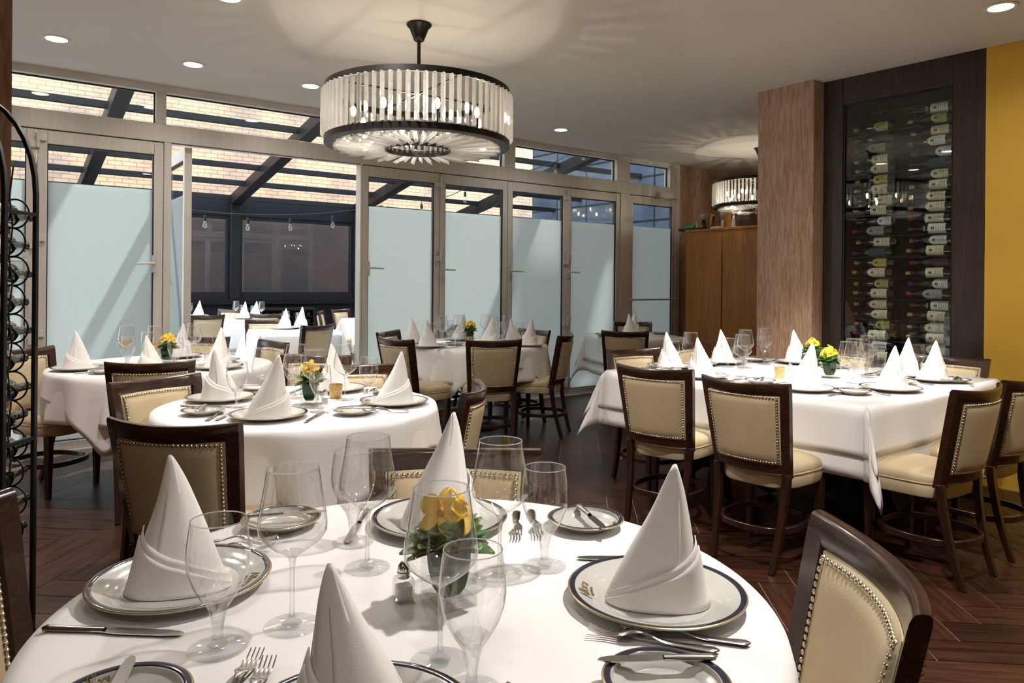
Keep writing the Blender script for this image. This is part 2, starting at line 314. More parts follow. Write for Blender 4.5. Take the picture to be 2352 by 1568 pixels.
# ---------------------------------------------------------------- chair
def bk(s, z, off=0.0):
    """point on the curved, raked back: s across (-1..1), z height, off toward the front"""
    hw = .188+.030*(z-.44)/.42
    y = -.195-.19*(z-.44)+.052*s*s
    return Vector((s*hw-off*.42*s, y+off, z))
def make_chair():
    root = empty('dining_chair', '', '')
    # seat cushion: lower band and domed top
    def seat_row(k, z):
        pts = []
        for i in range(40):
            a = 2*PI*i/40; c, s_ = math.cos(a), math.sin(a)
            e = 2/3.6
            x = abs(c)**e*(1 if c >= 0 else -1); y = abs(s_)**e*(1 if s_ >= 0 else -1)
            w = .200+.020*y
            yy = .030+.198*y+(.018*(1-x*x) if y > .8 else 0)
            pts.append((x*w*k, .030+(yy-.030)*k, z))
        return pts
    rows = [(.93,.372),(.985,.376),(1.0,.385),(1.012,.41),(1.0,.432),(.985,.437),(1.0,.443),(1.005,.452),(.985,.468),(.94,.480),(.82,.490),(.6,.497),(.3,.501)]
    mb = MB(); vs = []; fs = []
    for k, z in rows: vs += seat_row(k, z)
    for r in range(len(rows)-1):
        for i in range(40): fs.append((r*40+i, r*40+(i+1) % 40, (r+1)*40+(i+1) % 40, (r+1)*40+i))
    fs.append(tuple(range(40))[::-1]); fs.append(tuple((len(rows)-1)*40+i for i in range(40)))
    mb.add(vs, fs).build('seat', M['leather'], root, .9)
    MB().tube(seat_row(1.008, .438), .0042, 6, closed=True).build('piping', M['leather'], root, 2)
    # back cushion
    def prof(u):  # 0 at the border, 1 inside
        return min(1, (1-abs(u)**7))**.5
    mb = MB(); n = 15
    def front(u, v):
        a, b = 2*u-1, 2*v-1; return bk(a*.84, .655+b*.163, .014+.020*prof(a)*prof(b))
    def rear(u, v):
        a, b = 2*u-1, 2*v-1; return bk(a*.84, .655+b*.163, -.010-.012*prof(a)*prof(b))
    mb.grid(front, n, n); mb.grid(rear, n, n, flip=True)
    for q in range(4):
        def rim(u, v, q=q):
            p = [(u, 0), (u, 1), (0, u), (1, u)][q]; return front(*p).lerp(rear(*p), v)
        mb.grid(rim, n, 2)
    mb.build('backrest', M['leather'], root, .9)
    # show-wood frame: stiles, crest rail, bottom rail
    mb = MB()
    for sg in (-1, 1):
        def stile(u, v, sg=sg):
            c, s2 = ((-1,-1),(1,-1),(1,1),(-1,1))[int(v*4+.5) % 4]
            p = bk(sg*.955+c*.084, .43+.415*u); p.y += .0155*s2; return p
        mb.grid(stile, 11, 4, cv=True); mb.add([stile(0, k/4) for k in range(4)], [(0,1,2,3)])
    def crest(u, v):
        s = 2*u-1; a = 2*PI*v
        zc = .838+.012*s*s; rz = .030; ry = .016
        c, s2 = math.cos(a), math.sin(a)
        k = .62
        dz = rz*math.copysign(abs(s2)**k, s2); dy = ry*math.copysign(abs(c)**k, c)
        p = bk(s*1.035, zc+dz); p.y += dy; return p
    mb.grid(crest, 25, 16, cv=True)
    for e in (0, 1): mb.add([crest(e, j/16) for j in range(16)], [tuple(range(16)) if e else tuple(range(16))[::-1]])
    def brail(u, v):
        s = 2*u-1; a = 2*PI*v+PI/4
        p = bk(s*.93, .474+.020*math.copysign(1, math.sin(a))); p.y += .014*math.copysign(1, math.cos(a)); return p
    mb.grid(brail, 13, 4, cv=True)
    mb.build('back_frame', M['wood2'], root, .7)
    # brass nail heads round both faces of the back cushion
    def nail(mb, p, nrm):
        q = Vector((0,0,1)).rotation_difference(nrm).to_matrix().to_4x4()
        mb.lathe([(.0062,0),(.0052,.0028),(.0028,.0043),(0,.0048)], 7, Matrix.Translation(p) @ q)
    for face, o, sg in ((front, .0, 1), (rear, 0, -1)):
        e = .028; mb = MB()
        for q in range(4):
            m = 26 if q < 2 else 22
            for i in range(m):
                u = e+(1-2*e)*(i+(0 if q < 2 else .5))/(m-1 if q < 2 else m)
                p = [(u, e), (u, 1-e), (e, u), (1-e, u)][q]
                P = face(*p); du = face(min(1, p[0]+.01), p[1])-face(max(0, p[0]-.01), p[1]); dv = face(p[0], min(1, p[1]+.01))-face(p[0], max(0, p[1]-.01))
                nn = du.cross(dv).normalized()
                if nn.y*sg < 0: nn = -nn
                nail(mb, P, nn)
        mb.build('nail_trim', M['brass'], root, 2)
    # legs
    for sg in (-1, 1):
        pts = []
        for i in range(9):
            z = .45*i/8; y = -.150-.085*(1-z/.45)**1.7
            pts.append((sg*(.152+.0275*z/.45), y, z))
        MB().tube(pts, [.78+.22*i/8 for i in range(9)], sq=(.036,.034)).build('leg', M['wood'], root, bevel=.003)
    for sg in (-1, 1):
        pts = [(sg*.185, .165, z) for z in (0,.1,.25,.38)]
        MB().tube(pts, [.68,.78,.92,1], sq=(.040,.040)).build('leg', M['wood'], root, bevel=.003)
    # bent hoop stretcher
    pts = []
    for i in range(36):
        a = 2*PI*i/36; c, s_ = math.cos(a), math.sin(a); e = 2/2.6
        pts.append((.185*abs(c)**e*math.copysign(1, c), -.02+.200*abs(s_)**e*math.copysign(1, s_), .185))
    MB().tube(pts, 1, closed=True, sq=(.020,.030)).build('stretcher', M['wood'], root, bevel=.003)
    return root
# ---------------------------------------------------------------- tables and their cloths
def skirt(name, top, bound, label, group, loc, rz, rin, rows=10, nth=150, folds=11, ph=0, amp=.05, flare=.06, off=0.0):
    """cloth over a round top of radius rin; bound(theta) = how far the cloth reaches from the centre"""
    mb = MB(); vs = [(0,0,top)]; fs = []
    rr = [.35,.7,.93,.985]
    ring = len(rr)+1+rows
    for k in range(nth):
        th = 2*PI*k/nth; c, s = math.cos(th), math.sin(th); drop = max(.02, bound(th)-rin)
        for r in rr: vs.append((rin*r*c, rin*r*s, top))
        vs.append(((rin+.006+off)*c, (rin+.006+off)*s, top-.006))
        for j in range(1, rows+1):
            d = drop*j/rows
            wv = math.cos(folds*th+ph)+.5*math.cos((folds*2-3)*th+ph*2.3)+.3*math.sin(5*th+ph)
            r = rin+.012+off+flare*d+amp*(d/.35)**1.1*(.25+.5*wv)*.9
            r = max(r, rin+.010+off)
            vs.append((r*c, r*s, top-.006-d*.985))
    for k in range(nth):
        a = 1+k*ring; b = 1+((k+1) % nth)*ring
        fs.append((0, a, b))
        for j in range(ring-1): fs.append((a+j, a+j+1, b+j+1, b+j))
    o = mb.add(vs, fs).build(name, M['cloth'], None, 1.2, solid=.0016)
    o.location = loc; o.rotation_euler = (0,0,rz)
    return tag(o, label, 'tablecloth', group)
def square_cloth(name, h, drop, top, label, group, loc, rz, off=0.0, tuck=.36, seed=0, wav=.010):
    """square cloth over a square top of half-width h, corners falling in a pleat"""
    mb = MB(); n1 = 21; n2 = 9; rr = random.Random(seed)
    ph = [rr.random()*6 for _ in range(8)]
    def side(d, x, q):   # x along the edge, d down
        return .008+off+.03*d+wav*(d/.3)*(1+math.sin(x*9+ph[q])+.5*math.sin(x*19+ph[q+4]))
    mb.add([(-h,-h,top),(h,-h,top),(h,h,top),(-h,h,top)], [(0,1,2,3)])
    for q in range(4):
        Q = Matrix.Rotation(q*PI/2, 4, 'Z')
        def f(u, v, q=q):
            x = -h+2*h*u; d = drop*v
            e = min(1, (h-abs(x))/.12); sm = side(d, x, q)*e+(.008+off+.03*d)*(1-e)
            return (x, -h-(sm if v > 0 else 0), top-(.004 if v > 0 else 0)-d)
        mb.grid(f, n1, n2, M=Q)
        def corner(u, v):
            a = u*PI/2; rho_max = drop/max(math.cos(a), math.sin(a), .01); rho = rho_max*v
            p = rho*tuck*math.sin(2*a)**.8; wob = .05*rho*math.sin(4*a)
            o = (.008+off+.03*rho)
            x = h+p*.707+wob+o*math.sin(a)**.6*(v > 0); y = -h-p*.707+wob-o*math.cos(a)**.6*(v > 0)
            return (x, y, top-(.004 if v > 0 else 0)-rho*math.sqrt(max(.05, 1-(tuck*math.sin(2*a))**2)))
        mb.grid(corner, 13, n2, M=Q)
    o = mb.build(name, M['cloth'], None, 1.0, solid=.0016)
    o.location = loc; o.rotation_euler = (0,0,rz)
    return tag(o, label, 'tablecloth', group)
TOP = .76
def round_table(loc, r, label, clab, tlab, rz=.3, toph=None, seed=0):
    t = empty('round_dining_table', label, 'table', (loc[0], loc[1], 0), rz, 'round dining tables')
    MB().lathe([(0,.722),(r-.02,.722),(r-.004,.728),(r-.004,.746),(r-.012,.750),(0,.750)], 48).build('tabletop', M['wood'], t)
    MB().lathe([(0,.06),(.05,.06),(.05,.66),(.11,.72),(0,.72)], 20).build('pedestal', M['black'], t)
    MB().lathe([(0,0),(.27,0),(.27,.012),(.22,.03),(.08,.06),(0,.06)], 32).build('base', M['black'], t)
    skirt('tablecloth', TOP-.004, lambda th: r+.275, clab, 'round white undercloths', (loc[0], loc[1], 0), rz, r, folds=11, ph=seed, amp=.068, flare=.040)
    a = toph or r+.15
    return skirt('table_topper', TOP, lambda th: min(a/max(abs(math.cos(th)), abs(math.sin(th)))*1.0, a*1.36), tlab, 'square white top cloths', (loc[0], loc[1], 0), rz+.35, r, folds=11, ph=seed, amp=.068, flare=.040, off=.010)
def square_table(loc, h, drop1, drop2, rz, label, clab, tlab, seed=0, ornate=False, tuck=.36):
    t = empty('square_dining_table', label, 'table', (loc[0], loc[1], 0), rz, 'square dining tables')
    MB().box(-h+.004, h-.004, -h+.004, h-.004, .715, .748).build('tabletop', M['wood'], t, bevel=.004)
    if ornate:
        for q, (sx, sy) in enumerate(((-1,-1),(1,-1),(1,1),(-1,1))):
            if q % 2 == 0:
                c = (sx*.33, sy*.33)
                T = Matrix.Translation((c[0], c[1], 0))
                MB().lathe([(0,.16),(.07,.16),(.085,.2),(.05,.24),(.075,.29),(.095,.34),(.06,.39),(.05,.43),(.09,.47),(.055,.53),(.06,.66),(.16,.715),(0,.715)], 20, T).build('pedestal', M['black'], t)
                for k in range(4):
                    a = k*PI/2+PI/4
                    pts = [(c[0]+math.cos(a)*d, c[1]+math.sin(a)*d, z) for d, z in ((.03,.20),(.12,.19),(.20,.12),(.27,.05),(.32,.03),(.35,.035))]
                    MB().tube(pts, [.045,.042,.036,.03,.032,.018], 8).build('foot', M['black'], t, 2)
    else:
        MB().lathe([(0,.05),(.045,.05),(.045,.66),(.12,.715),(0,.715)], 16).build('pedestal', M['black'], t)
        for k in range(2): MB().box(-.26, .26, -.035, .035, 0 if k else .001, .05, Matrix.Rotation(k*PI/2, 4, 'Z')).build('foot', M['black'], t, bevel=.006)
    square_cloth('tablecloth', h, drop2, TOP-.004, clab, 'square white undercloths', (loc[0], loc[1], 0), rz, 0, tuck, seed)
    square_cloth('table_topper', h, drop1, TOP, tlab, 'square white top cloths', (loc[0], loc[1], 0), rz, .012, tuck, seed)
    return t
# ---------------------------------------------------------------- tableware
def text_mesh(s, size, mat, shear=0.0, ext=0.0004, name='lettering'):
    cu = bpy.data.curves.new(name, 'FONT'); cu.body = s; cu.size = size; cu.shear = shear; cu.extrude = ext; cu.align_x = 'CENTER'; cu.resolution_u = 4
    o = bpy.data.objects.new(name, cu); COL.objects.link(o)
    bpy.context.view_layer.update()
    me = bpy.data.meshes.new_from_object(o.evaluated_get(bpy.context.evaluated_depsgraph_get()))
    bpy.data.objects.remove(o); bpy.data.curves.remove(cu)
    me.materials.clear(); me.materials.append(mat); me.name = name
    return me
def make_plate(r, rim, logo, name):
    w = r-rim
    body = MB().lathe([(0,.0),(w*.8,.0),(w*.86,.004),(w*.98,.011),(r-.008,.0175),(r-.001,.0195),(r,.0215),(r-.002,.0225),(r-.014,.0215),(w+.010,.0145),(w+.003,.0115),(w-.004,.0070),(w-.012,.0052),(0,.0050)], 64)
    o = body.build(name, M['china'], None, .9)
    MB().lathe([(r-.0125,.0222),(r-.011,.0228),(r-.005,.0234),(r-.0032,.0232)], 64).build('blue_band', M['navy'], o, 2)
    MB().lathe([(r-.0032,.0232),(r-.0016,.0229),(r-.0004,.0222)], 64).build('gold_edge', M['gold'], o, 2)
    if logo:
        k = logo
        for s, sz, rad, sh in (('Allora', .025*k, r-rim*.80, .42), ('RISTORANTE', .0062*k, r-rim*.98, .0)):
            me = text_mesh(s, sz, M['gold'], sh)
            slope = (.0215-.0145)/(r-.014-w-.010)
            for v in me.vertices:
                x, y, z = v.co; rr = rad+y; a = PI/2-x/rad
                v.co = (rr*math.cos(a), rr*math.sin(a), .0150+max(0, rr-w-.010)*slope+z)
            mk('lettering', me, o)
    return o
def make_bowlglass(name, prof, stem, wine=None):
    """thin blown bowl as one part, solid stem and foot as the other"""
    root = empty(name, '', '')
    MB().lathe(prof[:-2], 40).build('bowl', M['bowl'], root, 2)
    MB().tube([(prof[-2][0]*math.cos(2*PI*i/40), prof[-2][0]*math.sin(2*PI*i/40), prof[-2][1]-.0006) for i in range(40)], .0009, 6, closed=True).build('rim', M['rim'], root, 2)
    k = next(i for i, q in enumerate(stem) if q[1] > .0045)
    MB().lathe(stem[:k+1], 40).build('foot', M['footglass'], root, .8)
    MB().lathe([(0,stem[k][1])]+stem[k:], 32).build('stem', M['stemglass'], root, .8)
    if wine: MB().lathe(wine, 32).build('wine', M['amber'], root, .8)  # amber reflection put into the bowl as a tinted filling
    return root
def make_wine(amber_glint=False):
    pr = [(.0055,.112),(.012,.117),(.028,.127),(.046,.142),(.0535,.153),(.0550,.163),(.0535,.180),(.049,.205),(.0445,.232),(.0415,.256),(.0412,.2572),(.0405,.256)]
    st = [(0,0),(.043,0),(.0448,.0010),(.0445,.0022),(.036,.0034),(.016,.0062),(.0075,.0105),(.0050,.018),(.0040,.03),(.0037,.06),(.0040,.09),(.0050,.105),(.0072,.112),(.0125,.1172),(.0175,.1205),(.0165,.1212),(.009,.1195),(0,.1188)]
    wi = [(0,.1165),(.0115,.1180),(.027,.128),(.0445,.1425),(.0515,.152),(0,.152)] if amber_glint else None
    return make_bowlglass('wine_glass', pr, st, wi)
def make_water():
    pr = [(.0165,.066),(.026,.080),(.037,.100),(.0445,.122),(.0465,.140),(.0455,.160),(.0430,.180),(.0405,.196),(.0402,.1972),(.0395,.196)]
    st = [(0,0),(.042,0),(.0438,.0012),(.0432,.0026),(.030,.0042),(.015,.0070),(.0092,.012),(.0080,.022),(.0085,.034),(.0112,.050),(.0152,.064),(.0205,.0735),(.0245,.0795),(.0235,.0802),(.012,.0775),(0,.0768)]
    return make_bowlglass('water_goblet', pr, st)
def make_knife(L, name, hl=.45):
    mb = MB(); h = L*hl
    def hnd(u, v):
        a = 2*PI*v; w = .0055+.0035*(1-u)**1.5 if u > .06 else .0085*(u/.06)**.5
        t = .0042*(1 if u > .06 else (u/.06)**.5)
        return (h*u, w*math.cos(a), .0045+t*math.sin(a))
    mb.grid(hnd, 14, 12, cv=True)
    pts = [(h,-.0055),(h+.012,-.0085)]+[(h+.012+(L-h-.012)*i/8, -.0100+.0015*i/8) for i in range(1, 7)]+[(L-.006,-.0055),(L,.0015)]
    top = [(L-.010,.0065),(L-.03,.0085),(h+.02,.0085),(h,.0055)]
    mb.prism(pts+top, .0035, .0050)
    return mb.build(name, M['steel'], None, .7)
def make_fork(L):
    mb = MB()
    def z_of(x):   # gentle fork curve: handle low, neck high, tines bend up
        u = x/L; return .004+.012*math.exp(-((u-.62)/.16)**2)+.010*max(0, (u-.82)/.18)**1.5
    def bar(x0, x1, wf, y0, th, n=14):
        def f(u, v):
            x = x0+(x1-x0)*u; w, yc = wf(u), y0(u); a = 2*PI*v
            return (x, yc+w*math.copysign(abs(math.cos(a))**.7, math.cos(a)), z_of(x)+th*math.copysign(abs(math.sin(a))**.7, math.sin(a)))
        mb.grid(f, n, 8, cv=True)
        for e in (0, 1):
            mb.add([f(e, k/8) for k in range(8)], [tuple(range(8))])
    bar(0, L*.58, lambda u: .0105*(min(1, u/.07)**.5)*(1-.68*u) if u < 1 else .0034, lambda u: 0, .0016, 18)
    bar(L*.58, L*.76, lambda u: .0034+.0088*min(1, u*1.6)**1.5, lambda u: 0, .0013, 10)
    for k in range(4):
        yy = -.0096+.0064*k
        bar(L*.74, L, lambda u: .0021-.0011*u, lambda u, yy=yy: yy, .0011, 8)
    return mb.build('table_fork', M['steel'], None, .8)
def make_napkin(var, H=.255, a=.083, b=.060, mat='napkin'):
    """square linen rolled into a pointed cone with a turned-up cuff"""
    rr = random.Random(var); mir = -1 if var % 2 else 1
    ax, ay = (.022+.012*rr.random())*mir, .006*rr.random()
    cuff_lo, cuff_hi = .03+.05*rr.random(), .46+.12*rr.random()
    mb = MB(); p1, p2, p3 = rr.random()*6, rr.random()*6, rr.random()*6
    def rf(h): return (1-h)**.90*(1+.06*math.sin(PI*min(1, h*1.5)))+.10*(1-h)**6+.035*min(1, h*1.2)
    def body(u, v):
        th = -PI*.62+u*2*PI*1.12; h = v**.92; k = rf(h)*(1+.05*u)
        wr = 1+.025*math.sin(3*th+p1+4*h)+.012*math.sin(7*th+p2)
        c, s = math.cos(th), math.sin(th)
        x = a*k*wr*math.copysign(abs(c)**.85, c); y = b*k*wr*math.copysign(abs(s)**.92, s)
        return (mir*x+ax*h**1.15+.004*math.sin(5*h+p3), y+ay*h, .001+H*h*(1-.02*u))
    mb.grid(body, 54, 22)
    def cuff(off, lo, hi, t0, t1):
        def f(u, v):
            th = t0+(t1-t0)*u; ht = lo+(hi-lo)*min(1, u/.82)
            if u > .82: ht -= (u-.82)/.18*(ht*.55)
            h = ht*v; k = rf(h)*(1.075+off+.045*v*v)+.02*v*u
            c, s = math.cos(th), math.sin(th)
            wr = 1+.02*math.sin(3*th+p1)
            return (mir*a*k*wr*math.copysign(abs(c)**.85, c)+ax*h**1.15, b*k*wr*math.copysign(abs(s)**.92, s)+ay*h, .0005+H*h)
        mb.grid(f, 36, 9)
    cuff(.02, cuff_lo, cuff_hi, -PI*.93, PI*.16)
    cuff(.06, cuff_lo*.4, cuff_hi*.86, -PI*.88, PI*.12)
    return mb.build('folded_napkin', M[mat], None, 1.0, solid=.0018)
def make_shaker():
    root = empty('salt_shaker', '', '')
    def sq(k, z, r=.0165):
        return [(k*r*(1 if i in (0,1,6,7) else -1)*(1 if i in (0,7,3,4) else .72), k*r*(1 if i in (0,1,2,3) else -1)*(1 if i in (1,2,5,6) else .72), z) for i in range(8)]
    def sqt(rows):
        vs = []; fs = []
        for k, z in rows: vs += [(k*.0165*math.copysign(abs(math.cos(a))**.3, math.cos(a)), k*.0165*math.copysign(abs(math.sin(a))**.3, math.sin(a)), z) for a in [2*PI*i/24+.01 for i in range(24)]]
        for r in range(len(rows)-1):
            for i in range(24): fs.append((r*24+i, r*24+(i+1) % 24, (r+1)*24+(i+1) % 24, (r+1)*24+i))
        fs.append(tuple(range(24))[::-1]); fs.append(tuple((len(rows)-1)*24+i for i in range(24)))
        return vs, fs
    MB().add(*sqt([(.9,0),(1,.003),(1,.034),(.85,.040),(.6,.043)])).build('glass_body', M['bowl'], root)
    MB().add(*sqt([(.78,.005),(.8,.026)])).build('salt', M['salt'], root)
    MB().lathe([(.0112,.040),(.0118,.042),(.0118,.050),(.0105,.051),(.0112,.053),(.0100,.060),(.006,.067),(0,.069)], 20).build('cap', M['steel'], root, .8)
    return root
def make_votive():
    o = MB().lathe([(0,0),(.026,0),(.028,.003),(.0325,.066),(.0315,.0665),(.028,.012),(0,.012)], 28).build('votive_holder', M['votive'], None, .8)
    MB().lathe([(0,.0125),(.0265,.0125),(.0285,.035),(0,.036)], 24).build('candle', M['wax'], o)
    return o
def leaf_blade(mb, base, direc, L, wid, droop, roll=0):
    d = Vector(direc).normalized(); sd = d.cross(Vector((0,0,1))); sd = sd.normalized() if sd.length > .01 else Vector((1,0,0)); up = sd.cross(d).normalized()
    sd = sd*math.cos(roll)+up*math.sin(roll); up = sd.cross(d).normalized()
    def f(u, v):
        s = (2*v-1); w = wid*math.sin(PI*min(1, .05+.93*u)**.8)**.6
        return Vector(base)+d*L*u+sd*w*s+up*(abs(s)*w*.35)-Vector((0,0,1))*droop*u*u
    mb.grid(f, 8, 5)
def make_flowers(seed=1, blooms=3):
    rr = random.Random(seed); root = empty('flower_vase', '', '')
    h = .037; H = .098
    mb = MB()
    mb.box(-h, h, -h, h, 0, .016); mb.build('glass_foot', M['stemglass'], root, bevel=.002); mb = MB()
    for s in (-1, 1):
        mb.box(s*h-.003*(s > 0), s*h+.003*(s < 0), -h, h, .016, H); mb.box(-h+.003, h-.003, s*h-.003*(s > 0), s*h+.003*(s < 0), .016, H)
    mb.build('glass_cube', M['cubeglass'], root)
    k = h-.006
    mb = MB()
    def wrap(u, v):
        a = 2*PI*u; e = .35
        bot = .55+.45*min(1, (v*1.5)**.5)
        return (k*bot*math.copysign(abs(math.cos(a))**e, math.cos(a)), k*bot*math.copysign(abs(math.sin(a))**e, math.sin(a)), .018+(H-.020)*v)
    mb.grid(wrap, 40, 8, cu=True)
    mb.build('leaf_wrap', M['darkleaf'], root, 1.2)
    mb = MB()
    for i in range(46):
        a = i*2.399+rr.random(); el = .05+1.0*rr.random()
        b = (.014*math.cos(a), .014*math.sin(a), H-.008+.012*rr.random())
        mb.cur = i % 2
        leaf_blade(mb, b, (math.cos(a)*math.cos(el), math.sin(a)*math.cos(el), math.sin(el)), .050+.024*rr.random(), .0205+.005*rr.random(), .014*rr.random(), rr.uniform(-.4,.4))
    o = mb.build('foliage', [M['green'], M['leafedge']], root, 2, solid=.0006); o['kind'] = 'stuff'
    for i in range(blooms):
        a = seed*1.3+i*2.3; c = Vector((.022*math.cos(a)*(.4+.6*(blooms > 1)), .022*math.sin(a)*(.4+.6*(blooms > 1)), H+.058+.008*(i % 2)))
        fwd = Vector((math.cos(a)*.75, math.sin(a)*.75-.35, .45)).normalized()
        s1 = fwd.cross(Vector((0,0,1))).normalized(); s2 = s1.cross(fwd)
        mb = MB()
        for k2 in range(5):
            b = PI/2+k2*2*PI/5+.2; d = s1*math.cos(b)+s2*math.sin(b)
            wd = s1*(-math.sin(b))+s2*math.cos(b)
            L = .044; w = .019 if k2 in (1, 4) else .0125
            def f(u, v):
                s = 2*v-1; return c+d*L*u+wd*w*s*math.sin(PI*(.04+.93*u)**1.15)**.75+fwd*(.012*u-.016*u*u*u+.004*s*s)
            mb.grid(f, 8, 6)
        bl = mb.build('orchid_bloom', M['petal'], root, 2, solid=.0007)
        MB().ball(c+fwd*.006, .006, .006, .008, 8, 6).build('lip', M['petal2'], bl, 2)
    return root
# ---------------------------------------------------------------- prototypes
P_chair = Proto(make_chair)
P_plate = Proto(lambda: make_plate(.156, .045, 1, 'charger_plate')); P_bread = Proto(lambda: make_plate(.088, .026, .5, 'bread_plate'))
P_wine = Proto(make_wine); P_amber = Proto(lambda: make_wine(True)); P_water = Proto(make_water)
P_knife = Proto(lambda: make_knife(.235, 'table_knife')); P_butter = Proto(lambda: make_knife(.175, 'butter_knife')); P_fork = Proto(lambda: make_fork(.20))
P_nap = [Proto(lambda v=v: make_napkin(v, H, a, b, m)) for v, H, a, b, m in ((0,.262,.086,.062,'napkin'),(1,.262,.088,.060,'napkin'),(2,.240,.072,.058,'napkin'),(3,.250,.078,.060,'napkin_cream'),(4,.255,.080,.058,'napkin_cream'),(5,.235,.074,.056,'napkin'))]
P_salt = Proto(make_shaker); P_votive = Proto(make_votive)
def chair_at(label, pl, pr, front=False, group='cream leather dining chairs', shift=0, z=.86):
    """place a chair from the two ends of its crest rail (photo pixels, both at crest height)"""
    a, b = at(*pl, z), at(*pr, z)
    mid = (a+b)/2; d = (b-a).normalized()
    fwd = Vector((-d.y, d.x, 0))            # seen from behind: faces away from us
    if front: fwd = -fwd
    return chair_xy(label, mid+fwd*(.22-shift), math.atan2(fwd.y, fwd.x), group)
def chair_xy(label, o, ang, group='cream leather dining chairs'):
    return P_chair((o[0], o[1], 0), ang-PI/2, label, 'chair', group)
def setting(seat, plate, ang, nap=0, nrot=0, glasses=True, cutlery=2, bread=True, amber=False, over=None, wine=True, nscale=1, logo_rot=0):
    """one place setting; ang = outward direction from table centre to the diner"""
    over = over or {}
    f = Vector((-math.cos(ang), -math.sin(ang), 0)); lf = Vector((-f.y, f.x, 0)); fa = math.atan2(f.y, f.x)
    p = Vector((plate[0], plate[1], TOP+.001))
    def q(inw, left): return p+f*inw+lf*left
    P_plate(p, fa-PI/2+logo_rot, f'white dinner plate with navy and gold rim, {seat}', 'plate', 'dinner plates under the napkins')
    n = P_nap[nap](p+Vector((0,0,.0058)), math.atan2(-p.y, -p.x)+PI/2+nrot, f'white napkin folded to a pointed cone, {seat}', 'napkin', 'napkins folded into cones')
    if nscale != 1: n.scale = (nscale,)*3
    if bread:
        b = over.get('bread') or q(.05, .30)
        P_bread((b[0], b[1], TOP+.001), fa-PI/2+.9, f'small navy-rimmed bread plate, {seat}', 'plate', 'bread plates')
        bu = over.get('butter') or (b[0]-lf.x*.01-f.x*.075, b[1]-lf.y*.01-f.y*.075)
        if cutlery: P_butter((bu[0], bu[1], TOP+.0235), fa+over.get('brot', .25), f'small butter knife across the bread plate, {seat}', 'knife', 'butter knives')
    if cutlery:
        k = over.get('knife') or q(-.10, -.185)
        P_knife((k[0], k[1], TOP+.001), fa+over.get('krot', 0), f'steel dinner knife beside the plate, {seat}', 'knife', 'dinner knives')
        fk = over.get('fork') or q(-.09, .178)
        P_fork((fk[0], fk[1], TOP+.002), fa+over.get('frot', 0), f'inner steel fork beside the plate, {seat}', 'fork', 'forks')
        if cutlery > 1:
            f2 = over.get('fork2') or q(-.10, .213); P_fork((f2[0], f2[1], TOP+.002), fa+over.get('frot', 0)+.06, f'outer steel fork beside the bread plate, {seat}', 'fork', 'forks')
    if glasses:
        g = over.get('water') or q(.15, -.165); P_water((g[0], g[1], TOP+.001), 0, f'empty stemmed water goblet, {seat}', 'glass', 'water goblets')
        if wine:
            g = over.get('wine') or q(.25, -.11)
            (P_amber if amber else P_wine)((g[0], g[1], TOP+.001), 0, (f'tall wine glass with a painted amber reflection, {seat}' if amber else f'tall empty wine glass, {seat}'), 'glass', 'large wine glasses')
CEIL = 2.92
# ---------------------------------------------------------------- floor: herringbone planks
def build_floor():
    w, k = .155, 6; gap = .0022
    mb = MB(); al = []
    ang = math.radians(-5); ca, sa = math.cos(ang), math.sin(ang)
    def inside(x, y):
        d = Vector((x-BX, y-BY, 0)); return -9.6 < d.dot(WN) < .03 and -7.8 < d.dot(WD) < 7.5
    def put(x0, x1, y0, y1, along):
        cx, cy = (x0+x1)/2*w, (y0+y1)/2*w
        X, Y = ca*cx-sa*cy, sa*cx+ca*cy+3
        if not inside(X, Y): return
        q = [(x0*w+gap, y0*w+gap), (x1*w-gap, y0*w+gap), (x1*w-gap, y1*w-gap), (x0*w+gap, y1*w-gap)]
        mb.add([(ca*a-sa*b, sa*a+ca*b+3, 0) for a, b in q], [(0,1,2,3)])
        o = R.random()*50
        for a, b in q: al.append((a+o, b, 0) if along == 'x' else (b+o, a, 0))
    for s in range(-90, 90):
        for m in range(-9, 10):
            x = s+2*k*m
            put(x, x+k, s, s+1, 'x'); put(x+k, x+k+1, s-k+1, s+1, 'y')
    me = mb.mesh('floor', M['floor'])
    a = me.attributes.new('along', 'FLOAT_VECTOR', 'POINT'); a.data.foreach_set('vector', [c for v in al for c in v])
    fl = struct(mk('floor', me))
    g = MB().box(-7.8, 7.5, -9.6, .03, -.06, -.0025).build('floor_slab', M['grout'], None, mw=WM); struct(g)
build_floor()
struct(MB().box(-7.8, 7.5, -9.6, .0, CEIL, CEIL+.15).build('ceiling', M['ceiling'], mw=WM))
struct(MB().box(-7.75, 7.5, -9.7, -9.6, 0, CEIL).build('wall_back', M['ochre'], mw=WM))
struct(MB().box(-7.8, -7.7, -9.6, 0, 0, CEIL).build('wall_left', M['vinyl'], mw=WM))
struct(MB().box(-7.7, -5.44, -3.16, -3.04, 0, CEIL).build('wall_partition', M['vinyl'], mw=WM))
struct(MB().box(1.98, 7.5, .0, .1, 0, CEIL+1.2).build('wall_rear', M['vinyl'], mw=WM))
struct(MB().box(-7.8, 1.98, -.02, .12, CEIL, CEIL+1.15).build('wall_front', M['white'], mw=WM))
struct(MB().box(6.9, 7.0, -9.6, 0, 0, CEIL).build('wall_side', M['vinyl'], mw=WM))
